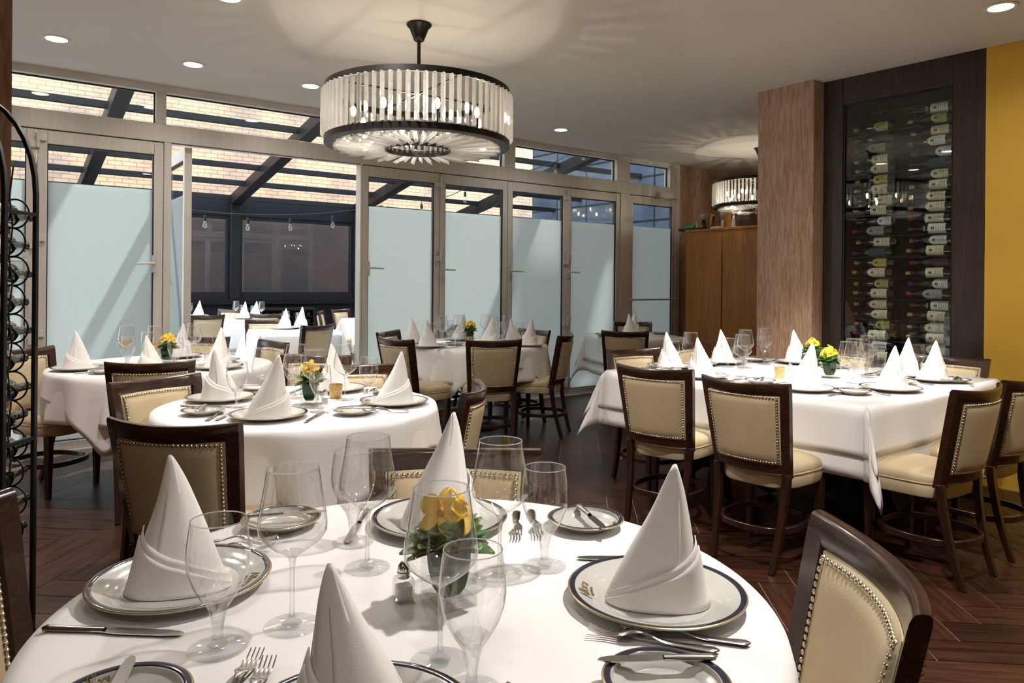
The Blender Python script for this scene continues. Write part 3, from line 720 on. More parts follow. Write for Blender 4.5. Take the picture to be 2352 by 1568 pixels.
# ---------------------------------------------------------------- glazed front: posts, beam, transoms, folding doors
A = M['alu']
mb = MB().box(-7.7, 1.98, -.035, .075, 2.455, 2.603); struct(mb.build('beam', A, bevel=.004, mw=WM))
struct(MB().box(-7.7, 1.98, -.028, -.0351+.02, 2.45, 2.462).build('trim_1', M['alu_dark'], mw=WM))
struct(MB().box(-7.7, 1.98, -.035, .075, 2.862, 2.925).build('trim_2', M['white'], mw=WM))
struct(MB().box(-7.7, 1.98, -.06, .08, -.0, .012).build('trim_3', M['white'], mw=WM))
xs = [(-7.7,-7.6),(-6.13,-6.05),(-4.398,-4.322),(-2.64,-2.56),(-.90,-.75),(.82,1.045),(1.79,1.98)]
for i, (a, b) in enumerate(xs):
    struct(MB().box(a, b, -.035, .07, 2.603, 2.862).build(f'trim_{4+i}', A, bevel=.003, mw=WM))
for i in range(len(xs)-1):
    a, b = xs[i][1], xs[i+1][0]
    g = struct(MB().box(a, b, .030, .036, 2.603, 2.862).build(f'window_{i+1}', M['pane'], mw=WM))
    fr = MB()
    for x0, x1, z0, z1 in ((a,b,2.603,2.609),(a,b,2.852,2.862),(a,a+.008,2.609,2.852),(b-.008,b,2.609,2.852)): fr.box(x0, x1, .020, .045, z0, z1)
    f = fr.build('gasket', M['alu_dark'], g)
for a, b, nm in ((-4.335,-4.28,'trim_20'),(.885,1.045,'trim_21'),(1.905,1.98,'trim_22'),(-2.60,-2.578,'trim_23')):
    struct(MB().box(a, b, -.035, .075, 0, 2.455).build(nm, A, bevel=.003, mw=WM))
LW = .866
def make_leaf(hand_x, hdir, hinges, lock):
    root = bpy.data.objects.new('door_1', None); COL.objects.link(root); struct(root)
    w = LW-.006; s = .062; z0, z1 = .014, 2.447; b0, b1 = .075, 2.345
    mb = MB().box(0, s, -.03, .03, z0, z1).box(w-s, w, -.03, .03, z0, z1).box(s, w-s, -.03, .03, z0, b0).box(s, w-s, -.03, .03, b1, z1)
    mb.build('frame', A, root, bevel=.003)
    mb = MB()
    for x0, x1, c0, c1 in ((s,s+.007,b0,b1),(w-s-.007,w-s,b0,b1),(s,w-s,b0,b0+.007),(s,w-s,b1-.007,b1)): mb.box(x0, x1, -.022, .022, c0, c1)
    mb.build('gasket', M['alu_dark'], root)
    MB().box(s, w-s, -.004, .004, 2.058, b1).build('clear_pane', M['pane'], root)
    MB().box(s, w-s, -.004, .004, b0, 2.058).build('frosted_pane', M['frost'], root)
    if hand_x is not None:
        h = MB().box(-.016, .016, -.040, -.030, 1.38, 1.52).tube([(0,-.035,1.455),(0,-.075,1.455),(hdir*.03,-.082,1.455),(hdir*.145,-.078,1.450)], [.010,.010,.011,.008], 8)
        o = h.build('handle', A, root, bevel=.002); o.location.x = hand_x
    if hinges:
        for z in (2.36,1.60,.88,.16):
            MB().tube([(0,-.050,z-.055),(0,-.050,z+.055)], .016, 12).box(0, .052, -.058, -.030, z+.002, z+.055).box(-.052, 0, -.052, -.030, z-.055, z-.002).build('hinge', A, root, bevel=.002)
    if lock: MB().box(w-.045, w-.012, -.034, -.030, 1.03, 1.15).box(w-.036, w-.021, -.036, -.034, 1.06, 1.12).build('lock_plate', A, root, bevel=.001)
    return root
leafs = [(-6.075, .80, -1, False, True), (-5.207, .80, -1, True, False), (-2.576, .065, 1, False, True), (-1.709, .02, 1, True, False), (-.842, .045, 1, False, True), (.016, .02, 1, True, False)]
for i, (t, hx, hd, hg, lk) in enumerate(leafs):
    d = make_leaf(hx, hd, hg, lk); d.name = f'door_{i+1}'; d.matrix_world = WM @ Matrix.Translation((t, 0, 0))
d = make_leaf(.80, -1, False, False); d.name = 'door_7'; d.matrix_world = WM @ Matrix.Translation((-4.13, .06, 0)) @ Matrix.Rotation(PI/2, 4, 'Z')
d = make_leaf(None, 1, False, False); d.name = 'door_8'; d.matrix_world = WM @ Matrix.Translation((1.045, 0, 0))
MB().tube([(.03,-.07,1.125),(.83,-.07,1.125)], .012, 10).box(.025,.05,-.07,-.03,1.11,1.14).box(.81,.835,-.07,-.03,1.11,1.14).build('push_bar', A, d)
MB().box(.48,.78,-.11,-.03,2.445,2.52).tube([(.72,-.07,2.44),(.50,-.20,2.425),(.36,-.05,2.40)], .010, 6).build('door_closer', A, d, bevel=.004)
# ---------------------------------------------------------------- terrace
K = M['char']; DN = 6.7
struct(MB().box(-9.5, 6, .12, 12, -.08, -.003).build('terrace_floor', M['paver'], mw=WM))
struct(MB().box(-9.5, 5.2, 6.62, 6.80, 0, .98).box(-9.5, 5.2, 6.56, 6.86, .90, 1.0).box(-9.5,5.2,6.60,6.62,.40,.44).build('wall_terrace', M['matblack'], bevel=.004, mw=WM))
struct(MB().box(-9.5, 5.2, 6.62, 6.80, 2.46, 2.78).build('beam.001', K, mw=WM))
RZ = lambda n: 2.78+.175*(DN-n)
raf = [-1.98+2.31*k for k in range(-3, 4)]
for t in raf:
    mb = MB(); a = .085
    mb.add([(t+sx*a, n, RZ(n)+dz) for n in (.12, DN+.1) for sx in (-1,1) for dz in (-.16,.03)], [(0,1,3,2),(4,6,7,5),(0,4,5,1),(2,3,7,6),(0,2,6,4),(1,5,7,3)])
    struct(mb.build('beam.002', K, bevel=.01, mw=WM))
    struct(MB().box(t-.085, t+.085, 6.55, 6.80, 1.0, 2.78).build('column', K, bevel=.008, mw=WM))
for i in range(8):
    n = DN-.05-.86*i
    if n < .3: break
    z = RZ(n)
    struct(MB().box(-9.5, 5.2, n-.035, n+.035, z-.05, z+.035).build('beam.010', K, bevel=.004, mw=WM))
g = MB(); g.add([(t, n, RZ(n)+.045+dz) for n in (.12, DN+.1) for t in (-9.5, 5.2) for dz in (0,.01)], [(0,1,3,2),(4,6,7,5),(0,4,5,1),(2,3,7,6),(0,2,6,4),(1,5,7,3)])
struct(g.build('roof', M['roofpane'], mw=WM))
for i in range(len(raf)-1):
    g = struct(MB().box(raf[i]+.085, raf[i+1]-.085, 6.69, 6.70, 1.12, 2.40).build(f'window_{20+i}', M['pane'], mw=WM))
    a, b = raf[i]+.085, raf[i+1]-.085
    MB().box(a,b,6.64,6.74,1.0,1.12).box(a,b,6.64,6.74,2.40,2.46).box(a,a+.05,6.64,6.74,1.12,2.40).box(b-.05,b,6.64,6.74,1.12,2.40).build('sash', K, g, bevel=.004)
struct(MB().box(-24, 14, 10.4, 10.7, 2.75, 12.5).build('wall_brick', M['brick'], mw=WM))
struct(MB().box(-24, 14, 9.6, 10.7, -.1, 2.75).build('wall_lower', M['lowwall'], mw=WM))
struct(MB().box(4.6, 4.9, .12, 6.6, 0, 6.5).build('wall_neighbour', M['facade'], mw=WM))
# added unseen sun blocker; slanting gaps shaped to throw streaks onto the frosted glass
def up(t, z): return (.933*(4.6-t), z+2.111*(4.6-t))
A0, A1, A2, A3, A4 = up(.78,.95), up(.45,.05), up(.15,.05), up(.60,1.50), up(.78,1.66)
B0, B1, B2, B3 = up(-.05,1.52), up(-.52,1.62), up(-.52,2.20), up(-.05,2.20)
zt2 = 17
polys = [[(.12,6.5),(A0[0],6.5),(A0[0],zt2),(.12,zt2)],
 [(A0[0],6.5),(A2[0],6.5),A2,A1,A0], [A4,A3,A2,(A2[0],zt2),(A4[0],zt2)],
 [(A2[0],6.5),(B0[0],6.5),(B0[0],zt2),(A2[0],zt2)],
 [(B0[0],6.5),(B1[0],6.5),B1,B0], [B3,B2,(B2[0],zt2),(B3[0],zt2)],
 [(B1[0],6.5),(B1[0]+.22,6.5),(B1[0]+.22,zt2),(B1[0],zt2)]]
mb = MB()
for pl in polys:
    n_ = len(pl); vs = [(x, n, z) for x in (4.60, 4.63) for n, z in pl]
    mb.add(vs, [tuple(range(n_)), tuple(range(n_, 2*n_))]+[(k, (k+1) % n_, n_+(k+1) % n_, n_+k) for k in range(n_)])
struct(mb.build('added_sun_blocker', M['facade'], mw=WM))
# string of festoon bulbs across the terrace
def festoon(label, pts, bulbs):
    root = empty('string_light', label, 'string lights', pts[0], 0, 'festoon strings over the terrace')
    o = Vector(pts[0])
    P = [Vector(p)-o for p in pts]
    MB().tube(P, .006, 6).build('cable', M['black'], root)
    for u in bulbs:
        k = u*(len(P)-1); i = min(int(k), len(P)-2); p = P[i].lerp(P[i+1], k-i)
        T = Matrix.Translation(p)
        b = MB().tube([p, p-Vector((0,0,.05))], .004, 6).lathe([(0,-.115),(.017,-.115),(.019,-.08),(.014,-.05),(0,-.045)], 12, T).build('socket', M['black'], root)
        MB().lathe([(.014,-.115),(.019,-.135),(.030,-.165),(.028,-.185),(.016,-.200),(0,-.204)], 14, T).build('bulb', M['bulb'], b)
def sag(a, b, s, n=14): return [tuple(Vector(a).lerp(Vector(b), i/(n-1))-Vector((0,0,s*4*(i/(n-1))*(1-i/(n-1))))) for i in range(n)]
def atY(x, y, Y):
    u, v = ray(x, y); return (u*Y/F, Y, EYE-v*Y/F)
festoon('dark festoon cable with four unlit bulbs across the open doorway', sag(atY(380,474,8.6), atY(880,472,9.3), .11), (.17,.36,.555,.755))
festoon('unlit festoon bulbs hanging behind the transom above the folding doors', sag(atY(1150,400,10.2), atY(1350,330,10.6), .10), (.62,.95))
festoon('unlit festoon bulbs seen through the clear tops of the folding doors', sag(atY(930,455,9.6), atY(1080,425,10.0), .10), (.25,.92))
# ---------------------------------------------------------------- wine cabinet in the right wall
C0, C1 = Vector((2.447,5.69,0)), Vector((3.161,4.831,0))
cd = (C1-C0).normalized(); ca_ = math.atan2(cd.y, cd.x); CM = Matrix.Translation(C0) @ Matrix.Rotation(ca_, 4, 'Z'); CL = (C1-C0).length
cn = Vector((-cd.y, cd.x, 0))
def cab_x(px, y=640, dep=0.0):
    """distance along the cabinet (dep behind its face) that a photo column meets"""
    u, v = ray(px, y); r = Vector((u/F, 1, 0)); P = C0+cn*dep
    det = r.x*(-cd.y)+cd.x*r.y
    s = (P.x*(-cd.y)+cd.x*P.y)/det
    h = r*s-P
    return h.dot(cd), s
def cab_z(y, s, px): return EYE-ray(px, y)[1]*s/F
x1, s1 = cab_x(1938); x2, s2 = cab_x(2183)
zt = cab_z(243, s1, 1938)
cab = empty('wine_cabinet', 'tall dark wood wine cabinet with a glass front full of lying bottles', 'cabinet', C0, ca_)
MB().box(0, x1-.012, -.01, .45, 0, CEIL).build('stile', M['cabwood'], cab, bevel=.003)
MB().box(x2+.012, CL, -.01, .45, 0, CEIL).build('stile', M['cabwood'], cab, bevel=.003)
MB().box(x1-.012, x2+.012, -.008, .45, zt+.012, CEIL).build('top_rail', M['cabwood'], cab, bevel=.003)
MB().box(x1-.012, x2+.012, -.008, .45, 0, .30).build('bottom_rail', M['cabwood'], cab, bevel=.003)
MB().box(x1-.012, x1, 0, .03, .3, zt+.012).box(x2, x2+.012, 0, .03, .3, zt+.012).box(x1, x2, 0, .03, zt, zt+.012).box(x1, x2, 0, .03, .30, .312).build('bead', M['black'], cab)
MB().box(x1-.012, x2+.012, .42, .45, .3, zt).build('back_panel', M['black'], cab)
MB().box(x1, x2, .012, .018, .312, zt).build('glass_pane', M['pane'], cab)
zs = [.60+.1565*k for k in range(14) if .60+.1565*k < zt-.08]
for z in zs:
    for dy in (.05, .20):
        MB().tube([(x1, dy, z), (x2, dy, z)], .0045, 6).build('shelf_rod', M['black'], cab)
def make_bottle(lab, cap, seed):
    rr = random.Random(seed)
    prof = [(0,.004),(.030,.002),(.0365,.006),(.0375,.015),(.0375,.185),(.034,.207),(.024,.226),(.0155,.240),(.0142,.30),(.0152,.302),(.0152,.309),(0,.310)]
    T = Matrix.Rotation(-PI/2, 4, 'Y')          # axis along -x: neck to the left
    o = MB().lathe(prof, 24, T).build('wine_bottle', M['bottle'], None, .8)
    MB().lathe([(.0145,.245),(.0150,.30),(.0160,.302),(.0160,.3095),(0,.3105)], 18, T).build('capsule', M[cap], o, .8)
    L = rr.choice((.115,.125,.100))
    z0 = .035+rr.random()*.03; arch = rr.random() < .55
    def f(u, v):
        h = L*(1-(.25*(2*u-1)**2 if arch else 0))
        a = -PI/2+(2*u-1)*1.15; z = z0+h*v
        return T @ Vector((.0379*math.sin(a+PI/2)*0+.0379*math.cos(a), .0379*math.sin(a), z))
    lb = MB().grid(f, 15, 6).build('paper_label', M['lab_cream' if lab == 'lab_small' else lab], o, 2)
    # a few printed lines and an emblem on the label
    mb = MB()
    for k in range(rr.choice((3,4,5))):
        zc = z0+L*(.15+.6*k/5); wdt = .25+.5*rr.random()
        mb.grid(lambda u, v: T @ Vector((.0381*math.cos(-PI/2+(2*u-1)*wdt), .0381*math.sin(-PI/2+(2*u-1)*wdt), zc+.0022*v)), 7, 2)
    c = z0+L*.72
    mb.grid(lambda u, v: T @ Vector((.0381*math.cos(-PI/2+.30*v*math.cos(2*PI*u)), .0381*math.sin(-PI/2+.30*v*math.cos(2*PI*u)), c+.011*v*math.sin(2*PI*u))), 14, 2, cu=True)
    mb.build('label_print', M['ink'], lb, 2)
    return o
kinds = [('lab_cream','cap_gold'),('lab_cream','cap_gold'),('lab_cream','cap_black'),('lab_white','cap_red'),('lab_white','cap_black'),('lab_green','cap_gold'),('lab_yellow','cap_gold'),('lab_grey','cap_red'),('lab_dark','cap_red'),('lab_teal','cap_blue'),('lab_white','cap_blue'),('lab_cream','cap_red')]
P_bot = [Proto(lambda a=a, c=c, i=i: make_bottle(a, c, i)) for i, (a, c) in enumerate(kinds)]
# rows from the top: (label kind for the first and second column)
order = [(4,4),(5,5),(8,1),(7,3),(1,10),(0,9),(6,2),(1,1),(2,0),(1,0),(10,11),(7,4),(1,3),(9,1),(6,8),(0,1),(5,10),(1,7),(0,4),(2,1),(5,0),(11,1),(3,0),(1,5),(0,2),(4,1)]
words_ = {'lab_cream':'cream', 'lab_white':'white', 'lab_green':'lime green', 'lab_yellow':'yellow', 'lab_grey':'grey', 'lab_dark':'dark brown', 'lab_teal':'teal'}
cw = {'cap_gold':'gold', 'cap_black':'black', 'cap_red':'red', 'cap_blue':'blue'}
ordw = ['top','second','third','fourth','fifth','sixth','seventh','eighth','ninth','tenth','eleventh','twelfth','thirteenth']
rows = sorted(zs, reverse=True)
rows = [z for z in rows if z > .72]
xm = (x1+x2)/2
for ri, z in enumerate(rows):
    for ui in (0, 1):                       # upper, lower bottle on the shelf
        for ci in (0, 1):
            if ri == 0 and ui == 0 and ci == 0: continue
            kd = order[(2*ri+ui) % len(order)][ci]
            jx = R.uniform(-.012, .012)
            xr = (xm-.02 if ci == 0 else x2-.006)+jx-(.0 if ci else .01)
            zz = z+.0045+.0376+(.0752 if ui == 0 else 0); dy = .095+(.02 if ui == 0 else 0)
            p = C0+cd*xr+cn*dy+Vector((0,0,zz))
            lab, cap = kinds[kd]
            b = P_bot[kd](p, ca_, f'dark wine bottle, {words_[lab]} label, {cw[cap]} capsule, {("upper","lower")[ui]} on {ordw[ri]} shelf, {("left","right")[ci]} column', 'bottle', 'wine bottles lying in the cabinet')
            b.rotation_euler = (0, R.uniform(-.02,.02), ca_)
            if ri == 0 and ui == 0 and ci == 1:
                me = text_mesh('GAJA', .017, M['lab_white'], 0, .0002)
                for v in me.vertices:
                    x, y, z_ = v.co; a = -PI/2-(x)/.0378
                    v.co = (-(.178+y*.8), (.0379+z_)*math.sin(a), -(.0379+z_)*math.cos(a))
                mk('lettering', me, b)
# walls beside the cabinet
struct(MB().box(CL, CL+9, -.01, .12, 0, CEIL).build('wall_right', M['ochre'], mw=CM))
struct(MB().box(0, CL+.1, .455, .55, 0, CEIL).build('wall_recess', M['vinyl'], mw=CM))
cp = [(2.03,5.994),(2.327,5.601),(2.447,5.69),(2.78,6.0),(2.50,6.36)]
struct(MB().prism(cp, 0, CEIL).build('column.020', M['vinyl'], bevel=.003))
struct(MB().prism([(2.78,6.0),(2.86,6.06),(6.1,9.0),(6.0,9.1)], 0, CEIL).build('wall_inner', M['vinyl']))
# ---------------------------------------------------------------- oak service cabinet and the things on it
P_, Q_ = Vector((2.17,9.03,0)), Vector((2.80,8.115,0)); du = (Q_-P_).normalized(); dv = Vector((-du.y, du.x, 0))
oang = math.atan2(du.y, du.x); OL = (Q_-P_).length
oc = empty('service_cabinet', 'amber oak service cabinet in the corner by the door', 'cabinet', P_, oang)
chf = (-.13, .40)
MB().prism([(0,0),(OL,0),(OL,.55),(-.05,.55),(chf[0]+.02,chf[1])], 0, 1.97).build('body', M['oak'], oc, bevel=.004)
MB().prism([(-.012,-.012),(OL+.01,-.012),(OL+.01,.56),(-.06,.56),(chf[0],chf[1]+.01)], 1.97, 2.0).build('top', M['oak'], oc, bevel=.004)
MB().box(.03, .56, -.014, 0, .10, 1.94).build('door_panel', M['oak'], oc, bevel=.003)
MB().box(.60, OL-.01, -.014, 0, .10, 1.94).build('door_panel', M['oak'], oc, bevel=.003)
def on_top(px, dpt=.16):
    u, v = ray(px, 515); r = Vector((u/F, 1, 0)); P = P_+dv*dpt
    det = r.x*(-du.y)+du.x*r.y; s = (P.x*(-du.y)+du.x*P.y)/det
    return Vector((r.x*s, s, 2.0))
p = on_top(1597, .2); tag(MB().box(-.17,.17,-.12,.12,0,.012).box(-.17,.17,-.12,-.112,.012,.03).box(-.17,.17,.112,.12,.012,.03).box(-.17,-.162,-.112,.112,.012,.03).box(.162,.17,-.112,.112,.012,.03).build('serving_tray', M['black'], mw=Matrix.Translation(p) @ Matrix.Rotation(oang, 4, 'Z')), 'black tray on top of the oak cabinet', 'tray')
p = on_top(1585, .2)+Vector((0,0,.013))
tag(MB().lathe([(.028,-.07),(.032,-.07),(.036,.07),(.031,.07),(.028,-.065)], 18, Matrix.Translation((0,0,.0365)) @ Matrix.Rotation(PI/2, 4, 'Y')).build('plastic_cup', M['plastic_green'], mw=Matrix.Translation(p) @ Matrix.Rotation(oang+.2, 4, 'Z')), 'green plastic cup lying on the black tray', 'cup')
p = on_top(1600, .2)+Vector((0.0,0,.013))
tag(MB().lathe([(.036,0),(.038,.004),(.012,.045),(.006,.10),(.004,.10),(.010,.045),(.035,.004)], 18).build('funnel', M['plastic_white'], mw=Matrix.Translation(p)), 'white plastic funnel standing on the tray', 'funnel')
def bucket(px, label, dpt):
    o = empty('ice_bucket', label, 'bucket', on_top(px, dpt), oang, 'steel ice buckets on the oak cabinet')
    MB().lathe([(0,.004),(.062,.0),(.066,.004),(.092,.20),(.096,.204),(.092,.208),(.086,.204),(.062,.01),(0,.01)], 28).build('body', M['steel'], o, .9)
    for s in (-1, 1): MB().ball((s*.098, 0, .185), .014, .010, .014).build('handle_knob', M['steel'], o, 2)
bucket(1624, 'steel ice bucket beside the green cup on the oak cabinet', .27); bucket(1667, 'steel ice bucket under the far chandelier', .24)
p = on_top(1646, .12); tag(MB().box(-.06,.06,-.05,.05,0,.014).box(-.055,.058,-.048,.05,.014,.027).build('folded_cloth', M['napkin'], bevel=.006, mw=Matrix.Translation(p) @ Matrix.Rotation(oang, 4, 'Z')), 'small folded white cloth on the oak cabinet', 'cloth')
p = on_top(1685, .14); tag(MB().lathe([(0,0),(.030,0),(.030,.01),(.012,.13),(.009,.17),(0,.172)], 18).build('squeeze_bottle', M['plastic_white'], mw=Matrix.Translation(p)), 'tapered white plastic bottle on the oak cabinet', 'bottle')
p = on_top(1707, .16); o = MB().box(-.06,.06,-.05,.05,0,.13).box(-.05,.05,-.042,.042,.13,.145).build('clear_jug', M['water'], bevel=.01, mw=Matrix.Translation(p) @ Matrix.Rotation(oang, 4, 'Z')); tag(o, 'clear plastic tub beside the tapered bottle on the cabinet', 'tub'); MB().box(-.052,.052,-.044,.044,.145,.158).build('lid', M['plastic_white'], o, bevel=.004)
# ---------------------------------------------------------------- chandeliers
def make_chandelier():
    root = empty('drum_chandelier', '', '')
    B = M['bronze']; zt_, zb = -.435, -.745     # top and bottom ring heights below the ceiling
    MB().lathe([(0,0),(.075,0),(.078,-.008),(.072,-.018),(.060,-.028),(.038,-.085),(.030,-.105),(.016,-.112),(0,-.112)], 32).build('canopy', B, root, .8)
    MB().tube([(0,0,-.10),(0,0,zt_-.0)], .011, 12).build('rod', B, root)
    def band(r0, r1, z0, z1): return MB().lathe([(r0,z0),(r1,z0),(r1,z1),(r0,z1),(r0,z0)], 72)
    t = band(.552,.568,zt_-.018,zt_+.018).build('top_ring', B, root)
    mb = MB()
    for k in range(4):
        a = k*PI/2+.4; mb.tube([(0,0,zt_),(.56*math.cos(a),.56*math.sin(a),zt_)], 1, sq=(.016,.008))
    mb.build('spoke', B, t)
    band(.552,.568,zb-.018,zb+.018).build('bottom_ring', B, root)
    band(.500,.556,zb-.018,zb-.013).build('bottom_flange', B, root)
    band(.195,.203,zb-.045,zb-.005).build('inner_ring', B, root)
    mb = MB()
    for k in range(8):
        a = k*PI/4+.1; mb.tube([(.560*math.cos(a),.560*math.sin(a),zb),(.560*math.cos(a),.560*math.sin(a),zt_)], .004, 6)
    mb.build('tie_rod', B, root)
    tri = [(0,.016),(.014,-.008),(-.014,-.008)]
    cr = MB().prism(tri, -.272, -.006).mesh('hanging_crystal', M['crystal'], .3)
    n = 74
    for k in range(n):
        a = 2*PI*(k+.5)/n; o = mk('hanging_crystal', cr, root); o.location = (.572*math.cos(a), .572*math.sin(a), zt_-.012); o.rotation_euler = (0,0,a-PI/2)
    cr2 = MB().prism([(0,.015),(.013,-.008),(-.013,-.008)], .215, .515, Matrix.Rotation(PI/2, 4, 'Y')).mesh('radial_crystal', M['crystal'], .3)
    n = 52
    for k in range(n):
        a = 2*PI*k/n; o = mk('radial_crystal', cr2, root); o.location = (0,0,zb-.022-.012*(k % 2)); o.rotation_euler = (0,0,a)
    cr3 = MB().prism([(0,.010),(.008,-.005),(-.008,-.005)], -.10, 0).mesh('inner_crystal', M['crystal'], .3)
    for k in range(30):
        a = 2*PI*k/30; o = mk('inner_crystal', cr3, root); o.location = (.186*math.cos(a), .186*math.sin(a), zb+.075); o.rotation_euler = (0,0,a-PI/2)
    for k in range(8):
        a = 2*PI*k/8+.2; c = (.40*math.cos(a), .40*math.sin(a))
        l = MB().lathe([(0,zb+.05),(.010,zb+.05),(.010,zb+.13),(0,zb+.13)], 12, Matrix.Translation((*c,0))).tube([(.20*math.cos(a),.20*math.sin(a),zb-.0),(c[0],c[1],zb+.05)], .005, 6).build('lamp_holder', B, root)
        MB().ball((c[0], c[1], zb+.165), .016, .016, .032, 10, 8).build('bulb', M['glow'], l, 2)
    return root
P_ch = Proto(make_chandelier)
CH1 = Vector((-.59,4.48,CEIL)); CH2 = Vector((2.88,8.42,CEIL))
P_ch(CH1, .2, 'big drum chandelier of clear crystal prisms over the near tables', 'chandelier', 'crystal drum chandeliers')
c2 = P_ch(CH2, .5, 'smaller-looking crystal drum chandelier half hidden behind the column', 'chandelier', 'crystal drum chandeliers'); c2.scale = (.92,)*3
# ---------------------------------------------------------------- recessed downlights
def make_down():
    o = MB().lathe([(.062,0),(.088,0),(.088,-.004),(.080,-.007),(.064,-.004),(.062,0)], 32).build('recessed_downlight', M['white'], None, .9)
    MB().lathe([(0,-.0015),(.0635,-.0015),(.0635,-.004),(0,-.004)], 32).build('lens', M['disc'], o, .9)
    return o
P_dn = Proto(make_down)
downs = [(-3.05,4.815,30,'recessed ceiling light nearest the wine rack corner'),(-2.38,5.36,30,'recessed ceiling light second along the glazed doors'),(-1.665,5.92,30,'recessed ceiling light just left of the chandelier'),
 (.493,7.52,30,'recessed ceiling light over the folding doors right of the chandelier'),(2.775,4.124,26,'recessed ceiling light over the ochre wall'),(-1.617,4.085,34,'recessed ceiling light at the top edge of the picture'),
 (1.72,3.95,480,'T'),(1.0,1.95,285,None),(-.80,3.60,185,None),(-2.2,3.5,100,None),(.35,.3,25,None),(3.2,2.6,150,None),(-.9,-.6,25,None),(1.6,-.8,30,None)]
for x, y, pw, lb in downs:
    aim = lb == 'T'; lb = None if aim else lb
    P_dn((x, y, CEIL-.0005), 0, lb or 'recessed ceiling light above the seating, beyond the picture edge', 'ceiling light', 'recessed ceiling lights')
    ld = bpy.data.lights.new('downlight_lamp', 'SPOT'); ld.energy = pw*1.0; ld.spot_size = math.radians(150); ld.spot_blend = 1; ld.shadow_soft_size = .06; ld.color = (1,.955,.905)
    lo = bpy.data.objects.new('downlight_lamp', ld); COL.objects.link(lo); lo.location = (x, y, CEIL-.012)
    if aim:
        ld.spot_size = math.radians(64); ld.spot_blend = .8; lo.rotation_euler = (Vector((x, y, CEIL))-Vector((1.82, 4.65, .76))).to_track_quat('Z', 'Y').to_euler()
for c, e in ((CH1, 11.5), (CH2, 12)):
    for k in range(4):
        a = k*PI/2+.2
        ld = bpy.data.lights.new('chandelier_lamp', 'POINT'); ld.energy = e/4; ld.shadow_soft_size = .012; ld.color = (1,.90,.75)
        lo = bpy.data.objects.new('chandelier_lamp', ld); COL.objects.link(lo); lo.location = c+Vector((.40*math.cos(a), .40*math.sin(a), -.62))
# ================================================================ furniture
# --- nearest round table
T1 = (-.156, 1.284)
round_table(T1, .60, 'round table closest to the viewer under white cloths', 'round white undercloth of the closest round table', 'white top cloth of the closest round table', rz=.2, seed=1)
chair_at('cream chair turned in profile at the right of the closest round table', (2112,1440), (1880,1195), shift=.0)
chair_xy('cream chair facing us behind the closest round table', (-.14,1.70), -PI/2+.03)
chair_xy('cream chair cut off at the left edge beside the closest table', (-.845,1.285), -.05)
s = 'right seat of closest round table'
setting(s, (.26,1.28), 0, 0, .1, over=dict(bread=(.215,.985), water=(.069,1.427), wine=(-.019,1.388), knife=(.37,1.465), fork=(.32,1.096), fork2=(.375,1.119), frot=-.27, butter=(.30,1.035), brot=.06))
s = 'left seat of closest round table'
setting(s, (-.597,1.317), PI, 1, -.15, over=dict(bread=(-.52,1.645), water=(-.442,1.097), wine=(-.352,1.172), knife=(-.745,1.15), krot=-.06))
s = 'far seat of closest round table'
setting(s, (-.162,1.671), PI/2, 2, .5, nscale=1.06, over=dict(bread=(.174,1.665), water=(-.336,1.548), wine=(-.278,1.412)))
s = 'near seat of closest round table'
setting(s, (-.185,.872), -PI/2, 5, .1, nscale=.92, over=dict(fork=(-.372,.872), fork2=(-.335,.85), bread=(-.50,.93), water=(-.050,.985), wine=(-.101,1.063)))
f = make_flowers(1, 3); f.location = (-.106,1.262,TOP+.001); f.rotation_euler = (0,0,.6); tag(f, 'square glass vase of yellow orchids on the closest round table', 'flowers', 'orchid vases on the tables')
P_salt((-.186,1.272,TOP+.001), .5, 'glass salt shaker with steel cap on the closest round table', 'salt shaker', 'salt shakers')
# --- middle round table
T2 = (-.96, 3.30)
round_table(T2, .60, 'middle round table between the closest one and the glazed doors', 'round white undercloth of the middle round table', 'white top cloth of the middle round table', rz=.9, seed=2)
chair_at('cream chair seen from behind at the near side of middle table', (258,970), (547,982))
chair_at('cream chair facing right at the left of middle round table', (282,885), (432,866), front=True)
chair_at('cream chair facing left at the right of middle round table', (1066,912), (1093,880))
chair_at('cream chair facing us behind the flowers of middle table', (647,818), (806,822), front=True)
chair_at('cream chair facing us behind the goblets of middle table', (742,846), (881,842), front=True)
setting('near seat of middle round table', (-.99,2.955), -PI/2-.05, 2, 0)
setting('left seat of middle round table', (-1.355,3.375), PI-.05, 3, .2)
setting('right seat of middle round table', (-.535,3.31), 0, 0, -.2, over=dict(bread=(-.66,3.05)))
setting('far seat of middle round table', (-.90,3.70), PI/2-.1, 1, .3)
f = make_flowers(2, 3); p = at(711, 928, TOP); f.location = (p.x, p.y, TOP+.001); f.rotation_euler = (0,0,.1); tag(f, 'square glass vase of yellow orchids on the middle round table', 'flowers', 'orchid vases on the tables')
p = at(742, 928, TOP); P_salt((p.x+.01, p.y, TOP+.001), .2, 'glass salt shaker beside the vase on the middle round table', 'salt shaker', 'salt shakers')
p = at(765, 918, TOP); P_votive((p.x, p.y+.05, TOP+.001), 0, 'amber glass candle holder on the middle round table', 'candle holder', 'amber candle holders')
